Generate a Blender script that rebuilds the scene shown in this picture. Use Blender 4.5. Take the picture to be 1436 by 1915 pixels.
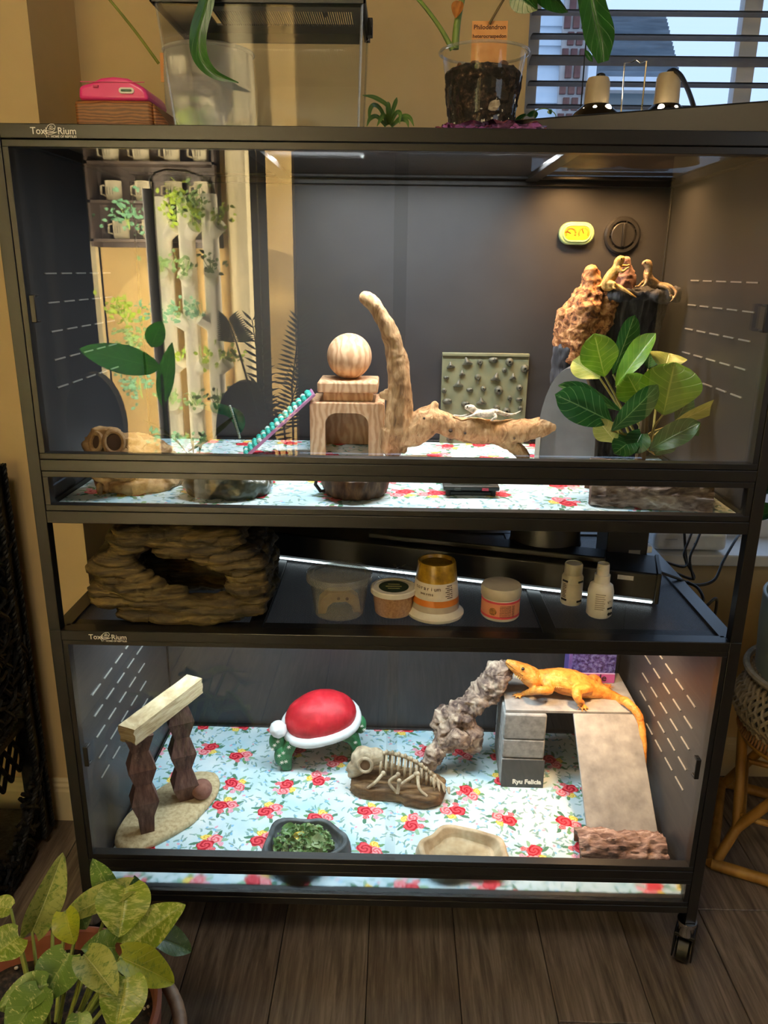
import bpy, bmesh, math, random
import numpy as np
from mathutils import Vector, Matrix, Euler
random.seed(7); RNG=np.random.RandomState(7)
S=bpy.context.scene; COL=S.collection
for o in list(bpy.data.objects): bpy.data.objects.remove(o)
pi=math.pi; sin=math.sin; cos=math.cos
# ---------------------------------------------------------------- camera
CW,CH=1436,1915
CP=np.array([0.6062,-1.2416,1.35]); YAW,PIT,ROL,FPX=-0.012793,0.301772,0.012908,1453.83
def _axes():
    cy,sy,cp,sp=cos(YAW),sin(YAW),cos(PIT),sin(PIT)
    f=np.array([sy*cp,cy*cp,-sp]); r=np.array([cy,-sy,0]); u=np.cross(r,f)
    c,s=cos(ROL),sin(ROL)
    return c*r+s*u,-s*r+c*u,f
RT,UP,FW=_axes()
def _ray(px,py): return RT*(px-718)/FPX-UP*(py-957.5)/FPX+FW
def AX(px,py,v):
    d=_ray(px,py); return Vector(CP+d*((v-CP[0])/d[0]))
def AY(px,py,v):
    d=_ray(px,py); return Vector(CP+d*((v-CP[1])/d[1]))
def AZ(px,py,v):
    d=_ray(px,py); return Vector(CP+d*((v-CP[2])/d[2]))
def mpp(p): return float((np.array(p)-CP)@FW)/FPX     # metres per photo pixel at a point
cd=bpy.data.cameras.new('camera'); cam=bpy.data.objects.new('camera',cd); COL.objects.link(cam)
cam.matrix_world=Matrix([[RT[0],UP[0],-FW[0],CP[0]],[RT[1],UP[1],-FW[1],CP[1]],[RT[2],UP[2],-FW[2],CP[2]],[0,0,0,1]])
cd.sensor_fit='HORIZONTAL'; cd.sensor_width=36; cd.lens=FPX*36/CW; cd.clip_start=.02; cd.clip_end=100
S.camera=cam
# ---------------------------------------------------------------- world, view, lights
W=bpy.data.worlds.new('sky'); S.world=W; W.use_nodes=True
bgn=W.node_tree.nodes['Background']; bgn.inputs[0].default_value=(.50,.68,.96,1); bgn.inputs[1].default_value=1.5
vs=S.view_settings; vs.view_transform='Standard'; vs.look='None'; vs.exposure=0.0; vs.gamma=1; vs.use_curve_mapping=False
cy=S.cycles
cy.use_denoising=True; cy.max_bounces=10; cy.transparent_max_bounces=24; cy.sample_clamp_indirect=6; cy.caustics_reflective=False; cy.caustics_refractive=False
def lamp(name,kind,loc,energy,col,rot=(0,0,0),size=None,sy=None,**kw):
    d=bpy.data.lights.new(name,kind); d.energy=energy; d.color=col
    if kind=='AREA':
        d.shape='RECTANGLE'; d.size=size; d.size_y=sy or size
    for k,v in kw.items(): setattr(d,k,v)
    o=bpy.data.objects.new(name,d); COL.objects.link(o); o.location=loc; o.rotation_euler=rot; return o
def aim(loc,to): return (Vector(to)-Vector(loc)).to_track_quat('-Z','Y').to_euler()
COOL=(.79,.93,1.0); WARM=(1,.62,.28)
lamp('led_light_upper','AREA',(.62,.372,1.556),31,(.95,.98,1.0),size=.56,sy=.05)
lamp('led_light_lower','AREA',(.50,.30,.716),7.4,COOL,size=.86,sy=.06)
lamp('heat_light_upper','SPOT',(.985,.455,1.580),44,(1,.54,.21),rot=aim((.985,.455,1.580),(1.0,.56,1.30)),spot_size=2.3,spot_blend=.9,shadow_soft_size=.03)
lamp('heat_light_upper','SPOT',(1.115,.455,1.580),24,(1,.54,.21),rot=aim((1.115,.455,1.580),(1.14,.50,1.20)),spot_size=2.4,spot_blend=.9,shadow_soft_size=.03)
lamp('heat_light_lower','SPOT',(1.07,.28,.722),18,(1,.60,.30),rot=aim((1.07,.28,.722),(1.125,.26,.3)),spot_size=2.0,spot_blend=.9,shadow_soft_size=.03)
lamp('grow_or_fill_light','AREA',(-.020,-2.372,1.2),45,(1,.85,.60),rot=aim((-.020,-2.372,1.2),(.01,-2.75,1.2)),size=.03,sy=1.4)  # unseen lamp added to brighten the rear wall strip and column
lamp('cool_fill_light','AREA',(2.42,-1.3,1.5),9,(.74,.86,1),rot=aim((2.42,-1.3,1.5),(.6,-.1,.2)),size=1.1,sy=1.3)  # unseen cool fill from the right, added to lift the floor
lamp('grow_or_fill_light','AREA',(-.50,-2.18,1.15),230,(1,.85,.60),rot=aim((-.50,-2.18,1.15),(-.42,-2.75,1.15)),size=.05,sy=1.1,spread=2.75)
lamp('warm_fill_light','AREA',(.12,-1.35,2.5),17,(1,.80,.56),rot=(0,0,0),size=.5,sy=.5)  # unseen warm fill overhead, added to lift the dark room
# ---------------------------------------------------------------- colour and materials
def H(h,a=1):
    h=h.lstrip('#'); r=[int(h[i:i+2],16)/255 for i in(0,2,4)]
    return tuple([(c/12.92 if c<=.04045 else ((c+.055)/1.055)**2.4) for c in r]+[a])
class NT:
    def __init__(s,name):
        s.m=bpy.data.materials.new(name); s.m.use_nodes=True; s.t=s.m.node_tree; s.t.nodes.clear()
        s.out=s.n('ShaderNodeOutputMaterial')
    def n(s,typ,_in=None,**kw):
        x=s.t.nodes.new(typ)
        for k,v in kw.items(): setattr(x,k,v)
        for k,v in (_in or {}).items(): s.set(x,k,v)
        return x
    def set(s,x,k,v):
        sk=x.inputs[k]
        if hasattr(v,'is_output') or isinstance(v,bpy.types.NodeSocket): s.t.links.new(v,sk)
        else: sk.default_value=v
    def math(s,op,a,b=None,c=None,clamp=False):
        x=s.n('ShaderNodeMath',operation=op,use_clamp=clamp); s.set(x,0,a)
        if b is not None: s.set(x,1,b)
        if c is not None: s.set(x,2,c)
        return x.outputs[0]
    def vm(s,op,a,b=None,sc=None):
        x=s.n('ShaderNodeVectorMath',operation=op); s.set(x,0,a)
        if b is not None: s.set(x,1,b)
        if sc is not None: s.set(x,'Scale',sc)
        return x.outputs['Value'] if op in('LENGTH','DISTANCE','DOT_PRODUCT') else x.outputs[0]
    def mix(s,f,a,b):
        x=s.n('ShaderNodeMix',data_type='RGBA'); s.set(x,0,f); s.set(x,6,a); s.set(x,7,b); return x.outputs[2]
    def ramp(s,f,stops):
        x=s.n('ShaderNodeValToRGB'); s.set(x,0,f); e=x.color_ramp.elements
        while len(e)<len(stops): e.new(.5)
        for i,(p,c) in enumerate(stops): e[i].position=p; e[i].color=c
        return x.outputs[0]
    def noise(s,vec,scale,det=3,rough=.55,dist=0):
        x=s.n('ShaderNodeTexNoise'); s.set(x,'Vector',vec); s.set(x,'Scale',scale); s.set(x,'Detail',det); s.set(x,'Roughness',rough); s.set(x,'Distortion',dist)
        return x.outputs[0]
    def obj(s,stretch=None,src='Object'):
        v=s.n('ShaderNodeTexCoord').outputs[src]
        return s.vm('MULTIPLY',v,stretch) if stretch else v
    def bsdf(s,base,rough=.5,metal=0,spec=.5,bump=None,bdist=.002,bstr=.6,coat=0,emit=None,estr=1,trans=0,sss=0,alpha=None):
        b=s.n('ShaderNodeBsdfPrincipled'); s.set(b,'Base Color',base); s.set(b,'Roughness',rough); s.set(b,'Metallic',metal); s.set(b,'Specular IOR Level',spec)
        if coat: s.set(b,'Coat Weight',coat); s.set(b,'Coat Roughness',.08)
        if trans: s.set(b,'Transmission Weight',trans)
        if sss: s.set(b,'Subsurface Weight',sss); s.set(b,'Subsurface Radius',(.01,.006,.004))
        if emit is not None: s.set(b,'Emission Color',emit); s.set(b,'Emission Strength',estr)
        if alpha is not None: s.set(b,'Alpha',alpha)
        if bump is not None:
            n=s.n('ShaderNodeBump'); s.set(n,'Height',bump); s.set(n,'Strength',bstr); s.set(n,'Distance',bdist); s.t.links.new(n.outputs[0],b.inputs['Normal'])
        return b.outputs[0]
    def fin(s,sh): s.t.links.new(sh,s.out.inputs[0]); return s.m
def mat(name,c1,c2=None,rough=.5,metal=0,scale=60,stretch=None,bump=.0,bscale=None,coat=0,spec=.5,lo=.35,hi=.65,det=4,**kw):
    t=NT(name); v=t.obj(stretch); f=t.noise(v,scale,det)
    c1=H(c1); c2=H(c2) if c2 else tuple(min(1,x*1.12) for x in c1[:3])+(1,)
    base=t.ramp(f,[(lo,c1),(hi,c2)])
    bn=t.noise(v,bscale or scale*2.2,det) if bump else None
    return t.fin(t.bsdf(base,rough,metal,spec,bump=bn,bdist=bump or .001,coat=coat,**kw))
def multi(name,stops,scale,stretch=None,rough=.7,bump=.002,bscale=None,det=6,dist=0,coat=0,spec=.4,brough=.6):
    t=NT(name); v=t.obj(stretch); f=t.noise(v,scale,det,.6,dist)
    base=t.ramp(f,[(p,H(c)) for p,c in stops])
    bn=t.noise(v,bscale or scale*1.5,det,brough,dist)
    return t.fin(t.bsdf(base,rough,0,spec,bump=bn,bdist=bump,bstr=.8,coat=coat))
def woodmat(name,c1,c2,ring=60,stretch=(1,1,.25),dist=6,rough=.55,bump=.0006,coat=0):
    t=NT(name); v=t.obj(stretch)
    w=t.n('ShaderNodeTexWave',wave_type='RINGS',rings_direction='Z' if stretch[2]<1 else 'X'); t.set(w,'Vector',t.vm('ADD',v,(.13,.07,.02))); t.set(w,'Scale',ring); t.set(w,'Distortion',dist); t.set(w,'Detail',3); t.set(w,'Detail Scale',1.2)
    f=t.math('ADD',t.math('MULTIPLY',w.outputs[1],.75),t.math('MULTIPLY',t.noise(v,300,2),.25))
    return t.fin(t.bsdf(t.ramp(f,[(.25,H(c1)),(.8,H(c2))]),rough,bump=f,bdist=bump,coat=coat))
def clear(name,tint=(1,1,1,1),rough=0.0,ior=1.5,body=None,amt=0.0):
    t=NT(name); bf=t.n('ShaderNodeNewGeometry').outputs['Backfacing']; fr=t.n('ShaderNodeFresnel'); t.set(fr,'IOR',t.math('MULTIPLY_ADD',bf,1/ior-ior,ior))
    tr=t.n('ShaderNodeBsdfTransparent'); t.set(tr,0,tint); gl=t.n('ShaderNodeBsdfGlossy'); t.set(gl,'Roughness',rough)
    a=tr.outputs[0]
    if body:
        d=t.n('ShaderNodeBsdfDiffuse'); t.set(d,0,H(body)); mx=t.n('ShaderNodeMixShader'); t.set(mx,0,amt); t.t.links.new(a,mx.inputs[1]); t.t.links.new(d.outputs[0],mx.inputs[2]); a=mx.outputs[0]
    mx=t.n('ShaderNodeMixShader'); t.set(mx,0,fr.outputs[0]); t.t.links.new(a,mx.inputs[1]); t.t.links.new(gl.outputs[0],mx.inputs[2])
    return t.fin(mx.outputs[0])
def emis(name,c,s):
    t=NT(name); e=t.n('ShaderNodeEmission'); t.set(e,0,c); t.set(e,1,s); return t.fin(e.outputs[0])
def leafmat(name,dark,mid,vein,var=None,varamt=.5,rough=.35,veins=1.0,tl=.22):
    t=NT(name); uv=t.n('ShaderNodeUVMap').outputs[0]; sp=t.n('ShaderNodeSeparateXYZ'); t.set(sp,0,uv); u,v=sp.outputs[0],sp.outputs[1]
    ob=t.obj(); au=t.math('ABSOLUTE',t.math('SUBTRACT',u,.5))
    base=t.mix(t.noise(ob,35,2),H(dark),H(mid))
    if var:
        st=t.vm('MULTIPLY',uv,(3,9,1)); st=t.vm('ADD',st,t.vm('SCALE',t.obj(),sc=9.0))
        f=t.ramp(t.noise(st,1.7,5,.7,.6),[(varamt-.06,(0,0,0,1)),(varamt+.06,(1,1,1,1))]); base=t.mix(f,base,H(var))
    mid_=t.math('SUBTRACT',1,t.math('MULTIPLY',au,38),clamp=True)
    side=t.math('SINE',t.math('MULTIPLY',t.math('SUBTRACT',v,t.math('MULTIPLY',au,.55)),44))
    sv=t.math('MULTIPLY',t.math('SUBTRACT',side,.93,clamp=True),9*veins,clamp=True)
    vn=t.math('MAXIMUM',mid_,sv); base=t.mix(t.math('MULTIPLY',vn,.6),base,H(vein))
    b=t.bsdf(base,rough,bump=t.math('SUBTRACT',t.math('MULTIPLY',t.noise(ob,60,2),.4),vn),bdist=.0012,bstr=.6,spec=.45)
    tl_=tl; tl=t.n('ShaderNodeBsdfTranslucent'); t.set(tl,0,base); mx=t.n('ShaderNodeMixShader'); t.set(mx,0,tl_); t.t.links.new(b,mx.inputs[1]); t.t.links.new(tl.outputs[0],mx.inputs[2])
    return t.fin(mx.outputs[0])
# ---------------------------------------------------------------- numpy noise
def _h(i,j,k,s):
    n=(i*374761393+j*668265263+k*2147483647+s*974711)&0x7fffffff
    n=((n^(n>>13))*1274126177)&0x7fffffff; n=n^(n>>16)
    return (n&0xffff)/65535.0
def vn(P,seed=0):
    P=np.asarray(P,float); I=np.floor(P).astype(np.int64); F=P-I; F=F*F*(3-2*F); r=0
    for a in(0,1):
        for b in(0,1):
            for c in(0,1):
                w=(F[:,0] if a else 1-F[:,0])*(F[:,1] if b else 1-F[:,1])*(F[:,2] if c else 1-F[:,2])
                r=r+w*_h(I[:,0]+a,I[:,1]+b,I[:,2]+c,seed)
    return r*2-1
def fbm(P,oct=4,seed=0,ridge=False):
    P=np.asarray(P,float); r=np.zeros(len(P)); a=1.;t=0
    for o in range(oct):
        n=vn(P*(2**o)+o*17.3,seed+o); r+=a*((1-2*np.abs(n)) if ridge else n); t+=a; a*=.5
    return r/t
# ---------------------------------------------------------------- mesh builder
class MB:
    def __init__(s): s.v=[];s.f=[];s.uv=[];s.mi=[];s.M=None;s.cur=0
    def at(s,M=None): s.M=M; return s
    def _add(s,vs,fs,uvs=None):
        o=len(s.v)
        for p in vs:
            p=Vector(p); s.v.append(tuple(s.M@p if s.M else p))
        for k,f in enumerate(fs):
            s.f.append(tuple(o+i for i in f)); s.mi.append(s.cur); s.uv.append(uvs[k] if uvs else None)
        return s
    def box(s,x0,x1,y0,y1,z0,z1):
        return s._add([(x,y,z) for x in(x0,x1) for y in(y0,y1) for z in(z0,z1)],[(0,1,3,2),(4,6,7,5),(0,4,5,1),(2,3,7,6),(0,2,6,4),(1,5,7,3)])
    def cbox(s,c,d): return s.box(c[0]-d[0]/2,c[0]+d[0]/2,c[1]-d[1]/2,c[1]+d[1]/2,c[2]-d[2]/2,c[2]+d[2]/2)
    def grid(s,fn,nu,nv,cu=False,cv=False):
        U=nu if cu else nu+1; V=nv if cv else nv+1
        vs=[fn(i/nu,j/nv) for j in range(V) for i in range(U)]; fs=[];uv=[]
        for j in range(nv):
            for i in range(nu):
                a=(i+1)%U if cu else i+1; b=(j+1)%V if cv else j+1
                fs.append((j*U+i,j*U+a,b*U+a,b*U+i)); uv.append(((i/nu,j/nv),((i+1)/nu,j/nv),((i+1)/nu,(j+1)/nv),(i/nu,(j+1)/nv)))
        return s._add(vs,fs,uv)
    def tube(s,path,r,n=8,ell=None,up=None,closed=False,caps=True):
        P=[Vector(p) for p in path]; m=len(P); R=r if isinstance(r,(list,tuple)) else [r]*m
        ref=Vector(up) if up else None; vs=[];prev=None
        for i in range(m):
            a=P[(i-1)%m] if closed else P[max(i-1,0)]; b=P[(i+1)%m] if closed else P[min(i+1,m-1)]
            t=(b-a).normalized()
            if ref is not None: nx=t.cross(ref)
            elif prev is not None: nx=prev-t*prev.dot(t)
            else: nx=t.cross(Vector((0,0,1)) if abs(t.z)<.9 else Vector((1,0,0)))
            if nx.length<1e-6: nx=t.cross(Vector((1,0,.2)))
            nx.normalize(); ny=t.cross(nx); prev=nx
            rr=R[i]; ra,rb=(rr if isinstance(rr,(list,tuple)) else (rr,rr))
            for k in range(n):
                an=2*pi*k/n; vs.append(P[i]+nx*cos(an)*ra+ny*sin(an)*rb)
        fs=[];mm=m if closed else m-1
        for i in range(mm):
            j=(i+1)%m
            for k in range(n): fs.append((i*n+k,i*n+(k+1)%n,j*n+(k+1)%n,j*n+k))
        if caps and not closed: fs.append(tuple(range(n-1,-1,-1))); fs.append(tuple((m-1)*n+k for k in range(n)))
        return s._add(vs,fs)
    def lathe(s,prof,c=(0,0,0),n=32,close=False,caps=True):
        c=Vector(c); m=len(prof); vs=[(c.x+r*cos(2*pi*k/n),c.y+r*sin(2*pi*k/n),c.z+z) for r,z in prof for k in range(n)]; fs=[];uv=[]
        for i in range(m if close else m-1):
            j=(i+1)%m
            for k in range(n): fs.append((i*n+k,i*n+(k+1)%n,j*n+(k+1)%n,j*n+k)); uv.append(((k/n,i/m),((k+1)/n,i/m),((k+1)/n,(i+1)/m),(k/n,(i+1)/m)))
        if not close and caps:
            if prof[0][0]>1e-5: fs.append(tuple(range(n-1,-1,-1))); uv.append(None)
            if prof[-1][0]>1e-5: fs.append(tuple((m-1)*n+k for k in range(n))); uv.append(None)
        return s._add(vs,fs,[u if u else ((0,0),)*len(f) for u,f in zip(uv,fs)])
    def ball(s,c,r,nu=16,nv=10):
        c=Vector(c); r=(r,r,r) if not isinstance(r,(tuple,list)) else r
        vs=[c+Vector((0,0,-r[2]))]+[c+Vector((r[0]*cos(2*pi*i/nu)*cos(-pi/2+pi*j/nv),r[1]*sin(2*pi*i/nu)*cos(-pi/2+pi*j/nv),r[2]*sin(-pi/2+pi*j/nv))) for j in range(1,nv) for i in range(nu)]+[c+Vector((0,0,r[2]))]
        fs=[(0,1+(i+1)%nu,1+i) for i in range(nu)]
        for j in range(nv-2):
            for i in range(nu): a=1+j*nu; fs.append((a+i,a+(i+1)%nu,a+nu+(i+1)%nu,a+nu+i))
        L=len(vs)-1; a=1+(nv-2)*nu; fs+=[(a+i,a+(i+1)%nu,L) for i in range(nu)]
        return s._add(vs,fs)
    def prism(s,poly,d0,d1,plane='xz'):
        f={'xz':lambda a,b,d:(a,d,b),'xy':lambda a,b,d:(a,b,d),'yz':lambda a,b,d:(d,a,b)}[plane]; n=len(poly)
        vs=[f(a,b,d0) for a,b in poly]+[f(a,b,d1) for a,b in poly]
        return s._add(vs,[tuple(range(n)),tuple(range(2*n-1,n-1,-1))]+[(i,i+n,(i+1)%n+n,(i+1)%n) for i in range(n)])
    def poly(s,pts,uv=None): return s._add(pts,[tuple(range(len(pts)))],[uv] if uv else None)
    def np(s): return np.array(s.v,float)
    def disp(s,fn):
        a=s.np(); s.v=[tuple(x) for x in fn(a)]; return s
OFF={}
def mkmesh(mb,off=(0,0,0),smooth=False,ang=40,fixn=True):
    me=bpy.data.meshes.new('m'); o=Vector(off); me.from_pydata([tuple(Vector(v)-o) for v in mb.v],[],mb.f)
    if any(u for u in mb.uv):
        ul=me.uv_layers.new(name='UVMap').data; k=0
        for f,u in zip(mb.f,mb.uv):
            for i in range(len(f)): ul[k].uv=u[i] if u else (0,0); k+=1
    me.polygons.foreach_set('material_index',mb.mi)
    if fixn:
        b=bmesh.new(); b.from_mesh(me); bmesh.ops.recalc_face_normals(b,faces=b.faces); b.to_mesh(me); b.free()
    if smooth:
        me.polygons.foreach_set('use_smooth',[True]*len(me.polygons))
        if ang<179: me.set_sharp_from_angle(angle=math.radians(ang))
    me.update(); return me
def link(name,me,mats,parent=None,off=(0,0,0)):
    o=bpy.data.objects.new(name,me); COL.objects.link(o)
    for m in (mats if isinstance(mats,(list,tuple)) else [mats]): me.materials.append(m)
    if parent: o.parent=parent; OFF[o.name]=OFF[parent.name]
    else: o.location=off; OFF[o.name]=Vector(off)
    return o
def part(name,mb,mats,parent,smooth=False,ang=40,bev=0,label=None,seg=2,fixn=True):
    me=mkmesh(mb,OFF[parent.name],smooth or bev>0,ang,fixn); o=link(name,me,mats,parent)
    if bev: bevel(o,bev,seg)
    if label: o['label']=label
    return o
def bevel(o,w,seg=2):
    m=o.modifiers.new('b','BEVEL'); m.width=w; m.segments=seg; m.limit_method='ANGLE'; m.angle_limit=math.radians(35); m.harden_normals=False
def thing(name,label,cat,loc=(0,0,0),group=None):
    o=bpy.data.objects.new(name,None); COL.objects.link(o); o.location=loc; o.empty_display_size=.05; OFF[o.name]=Vector(loc)
    return tag(o,label,cat,group)
def tag(o,label,cat,group=None,kind=None):
    o['label']=label; o['category']=cat
    if group: o['group']=group
    if kind: o['kind']=kind
    return o
def solo(name,mb,mats,label,cat,loc,smooth=False,ang=40,bev=0,group=None,kind=None,fixn=True):
    me=mkmesh(mb,loc,smooth or bev>0,ang,fixn); o=link(name,me,mats,None,loc)
    if bev: bevel(o,bev)
    return tag(o,label,cat,group,kind)
def struct(name,mb,mats,parent=None,bev=0,smooth=False):
    o=link(name,mkmesh(mb,OFF[parent.name] if parent else (0,0,0),smooth or bev>0),mats,parent)
    if not parent: o['kind']='structure'
    if bev: bevel(o,bev)
    return o
def copypart(o,parent,loc=None,rot=None):
    c=o.copy(); COL.objects.link(c); c.parent=parent
    if loc is not None: c.location=loc
    if rot is not None: c.rotation_euler=rot
    OFF[c.name]=OFF.get(parent.name,Vector()) if parent else Vector(); return c
def fuse(mb,vox,sm=0):
    me=bpy.data.meshes.new('t'); me.from_pydata(mb.v,[],mb.f); o=bpy.data.objects.new('t',me); COL.objects.link(o)
    b=bmesh.new(); b.from_mesh(me); bmesh.ops.recalc_face_normals(b,faces=b.faces); b.to_mesh(me); b.free()
    m=o.modifiers.new('r','REMESH'); m.mode='VOXEL'; m.voxel_size=vox
    if sm: q=o.modifiers.new('s','SMOOTH'); q.factor=.5; q.iterations=sm
    dg=bpy.context.evaluated_depsgraph_get(); r=bpy.data.meshes.new_from_object(o.evaluated_get(dg))
    bpy.data.objects.remove(o); return r
def organic(name,mb,mats,parent,vox,disp=(),sm=2,label=None,top=None):
    me=fuse(mb,vox,sm); n=len(me.vertices); P=np.empty(n*3); me.vertices.foreach_get('co',P); P=P.reshape(-1,3)
    N=np.array([v.normal for v in me.vertices]) if n else P
    for d in disp:
        sc,amp=d[0],d[1]; oct_=d[2] if len(d)>2 else 3; rg=d[3] if len(d)>3 else False
        P=P+N*(fbm(P*np.array(sc),oct_,int(amp*1e5)%97,rg)*amp)[:,None]
    off=OFF[parent.name] if parent else Vector(top[4])
    P=P-np.array(off); me.vertices.foreach_set('co',P.ravel()); me.polygons.foreach_set('use_smooth',[True]*len(me.polygons)); me.update()
    if parent:
        o=link(name,me,mats,parent)
        if label: o['label']=label
        return o
    o=link(name,me,mats,None,top[4]); return tag(o,top[0],top[1],top[2])
def bez(pts,n=12):
    """Catmull-Rom through points (tuples of any length)."""
    P=[np.array(p,float) for p in pts]; P=[2*P[0]-P[1]]+P+[2*P[-1]-P[-2]]; out=[]
    for i in range(1,len(P)-2):
        for k in range(n):
            t=k/n; a,b,c,d=P[i-1],P[i],P[i+1],P[i+2]
            out.append(.5*(2*b+(c-a)*t+(2*a-5*b+4*c-d)*t*t+(3*b-a-3*c+d)*t**3))
    out.append(P[-2]); return out
def ctube(mb,pts,n=8,sub=6,**kw):
    """pts: (x,y,z,r)."""
    q=bez(pts,sub); return mb.tube([tuple(p[:3]) for p in q],[float(max(p[3],1e-4)) for p in q],n,**kw)
def etube(mb,pts,n=12,sub=5,up=(0,0,1)):
    """pts: (x,y,z,halfwidth,halfheight)"""
    q=bez(pts,sub); return mb.tube([tuple(p[:3]) for p in q],[(float(max(p[3],4e-4)),float(max(p[4],4e-4))) for p in q],n,up=up)
FONT={}
def text(name,s,size,M,m,parent,ext=.0003,align='CENTER',bold=0):
    cu=bpy.data.curves.new('t','FONT'); cu.body=s; cu.size=size; cu.extrude=ext; cu.align_x=align; cu.offset=bold; cu.resolution_u=3
    o=bpy.data.objects.new('t',cu); COL.objects.link(o); dg=bpy.context.evaluated_depsgraph_get()
    me=bpy.data.meshes.new_from_object(o.evaluated_get(dg)); bpy.data.objects.remove(o)
    me.transform(Matrix.Translation(-OFF[parent.name])@M); me.materials.clear(); return link(name,me,m,parent)
def MX(loc,rx=0,ry=0,rz=0): return Matrix.Translation(loc)@Euler((rx,ry,rz)).to_matrix().to_4x4()
FRONT=lambda loc,rz=0:MX(loc,pi/2,0,rz)      # text facing -Y
def leaf(mb,b,t,w,nrm=None,roll=0,fold=.18,droop=.12,shape='ovate',nu=6,nv=12,wave=0):
    b=Vector(b);t=Vector(t); d=t-b; L=d.length; d.normalize()
    nn=Vector(nrm) if nrm else Vector(CP)-(b+t)/2
    nn=nn-d*nn.dot(d); nn.normalize(); nn.rotate(Matrix.Rotation(roll,3,d)); sd=d.cross(nn).normalized()
    ph=random.random()*6
    def prof(v):
        if shape=='heart': return (max(0,sin(pi*min(1,(v+.10)/1.10)))**.62)*(1.02-.42*v)*(1 if v>0.0 else .9)
        if shape=='fiddle': return sin(pi*v**1.15)**.6*(.72+.4*v) if 0<v<1 else 0.03
        if shape=='lance': return sin(pi*v**.8)**.9 if 0<v<1 else .01
        return sin(pi*v**.85)**.75 if 0<v<1 else .02
    def fn(u,v):
        x=(u-.5)*2; hw=w/2*max(prof(v),.015)
        back=-.10*L*(abs(x)**2)*(1-v)**4 if shape=='heart' else 0
        z=abs(x)*hw*fold*2 - droop*L*(v*v) + wave*w*sin(v*9+ph)*x*x*.5
        return b+d*(v*L*(1-.15*abs(droop)*v)+back)+sd*(x*hw)+nn*z
    return mb.grid(fn,nu,nv)
def pleaf(bp,tp,yb,yt): return AY(bp[0],bp[1],yb),AY(tp[0],tp[1],yt)
# shared materials
BLACK=mat('black_coated_aluminium','#0b0b0c','#111112',rough=.36,scale=200)
PANEL=mat('dark_grey_pvc_panel','#2b2c2f','#313235',rough=.42,scale=9,lo=.3,hi=.7,bump=.00015,bscale=60)
GLASS=clear('pane_glass',(.985,.99,.985,1),ior=1.78); WHITE=mat('white_print','#e9e6dc',rough=.5,scale=200)
PLAST=clear('clear_plastic',(.96,.97,.96,1),rough=.03,ior=1.48,body='#d8d8d0',amt=.025)
CLOUDY=clear('cloudy_plastic',(.93,.94,.93,1),rough=.25,ior=1.45,body='#b9b7ae',amt=.22)
DKPLAS=mat('black_plastic','#080809','#0d0d0e',rough=.45,scale=120,bump=.0001)
CREAM=mat('cream_plastic','#d6cfba','#dcd6c4',rough=.4,scale=80); BLK=mat('black_ink','#121212',rough=.6)
# ================================================================ SETTING
UZ=.957; LZ=.167; MZ=.734; TZ=1.548; EW=1.22; ED=.61; YW=.66
BEIGE=mat('beige_wall_paint','#cbb487','#cfb88b',rough=.85,scale=12,bump=.00025,bscale=260)
TRIMW=mat('cream_trim_paint','#d9cba5','#ddd0ac',rough=.5,scale=10)
CEIL=mat('ceiling_paint','#d8d0bd',rough=.9,scale=20)
DARKW=mat('hall_shade_colour','#1f1b17',rough=.95,scale=10)  # darkness of the unlit hall put into the wall colour
plankm=[]
for i,(a,b,c) in enumerate((('#463f39','#9c9086','#74695f'),('#423b35','#93877d','#6c6158'),('#4a433c','#a4988d','#7c7066'))):
    t=NT('dark_oak_plank'); v=t.obj((26,1.6,26)); f=t.noise(v,3.2,8,.68,.5); g=t.noise(t.obj((150,5,150)),2,4,.7)
    base=t.mix(t.math('MULTIPLY',g,.5),t.ramp(f,[(.30,H(a)),(.5,H(c)),(.72,H(b))]),H('#332c27'))
    plankm.append(t.fin(t.bsdf(base,.42,bump=t.math('ADD',f,g),bdist=.0006,bstr=.5,spec=.45)))
m=MB().box(-1.6,2.6,-4.6,YW+.02,-.06,-.012); floor=struct('floor',m,DARKW)
pw=.1825; x=-.343-pw*5; k=0; rr=random.Random(3); protos={}
while x<2.3:
    y=-2.0+rr.uniform(-.9,0)
    while y<YW:
        y1=min(y+1.22,YW)
        mb=MB().box(0,pw-.0016,0,y1-y-.0016,-.012,rr.uniform(-.0003,0)); 
        o=link('plank',mkmesh(mb),plankm[k%3],floor); o.location=(x,y,0); bevel(o,.0012,1); y=y1; k+=rr.choice((1,2))
    x+=pw; k+=1
JX,JY=-.0955,.418                                        # corner of the left wall jog
WX0=AY(986,110,YW).x; WX1=2.15; WZ0=.672; WZ1=2.35
mb=MB().box(JX,WX0,YW,YW+.14,0,2.6).box(WX0,WX1,YW,YW+.14,0,WZ0-.03).box(WX0,WX1,YW,YW+.14,WZ1,2.6).box(WX1,2.6,YW,YW+.14,0,2.6); struct('wall_back',mb,BEIGE)
mb=MB().box(-1.6,JX,JY,JY+.38,0,2.6); struct('wall_left',mb,BEIGE)
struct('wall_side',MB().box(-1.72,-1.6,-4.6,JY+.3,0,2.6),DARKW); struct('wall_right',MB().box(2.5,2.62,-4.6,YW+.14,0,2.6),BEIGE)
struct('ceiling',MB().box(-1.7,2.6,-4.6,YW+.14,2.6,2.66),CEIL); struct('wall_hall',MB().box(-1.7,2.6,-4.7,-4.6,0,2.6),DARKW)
bp=[(0,0),(.014,0),(.014,.085),(.012,.092),(.012,.1),(.008,.106),(.008,.112),(.004,.118),(0,.118)]
mb=MB().prism([(JY-a,b) for a,b in bp],-1.6,JX,'yz'); struct('baseboard_left',mb,TRIMW)
mb=MB().prism([(YW-a,b) for a,b in bp],JX,2.5,'yz'); struct('baseboard_back',mb,TRIMW)
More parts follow.
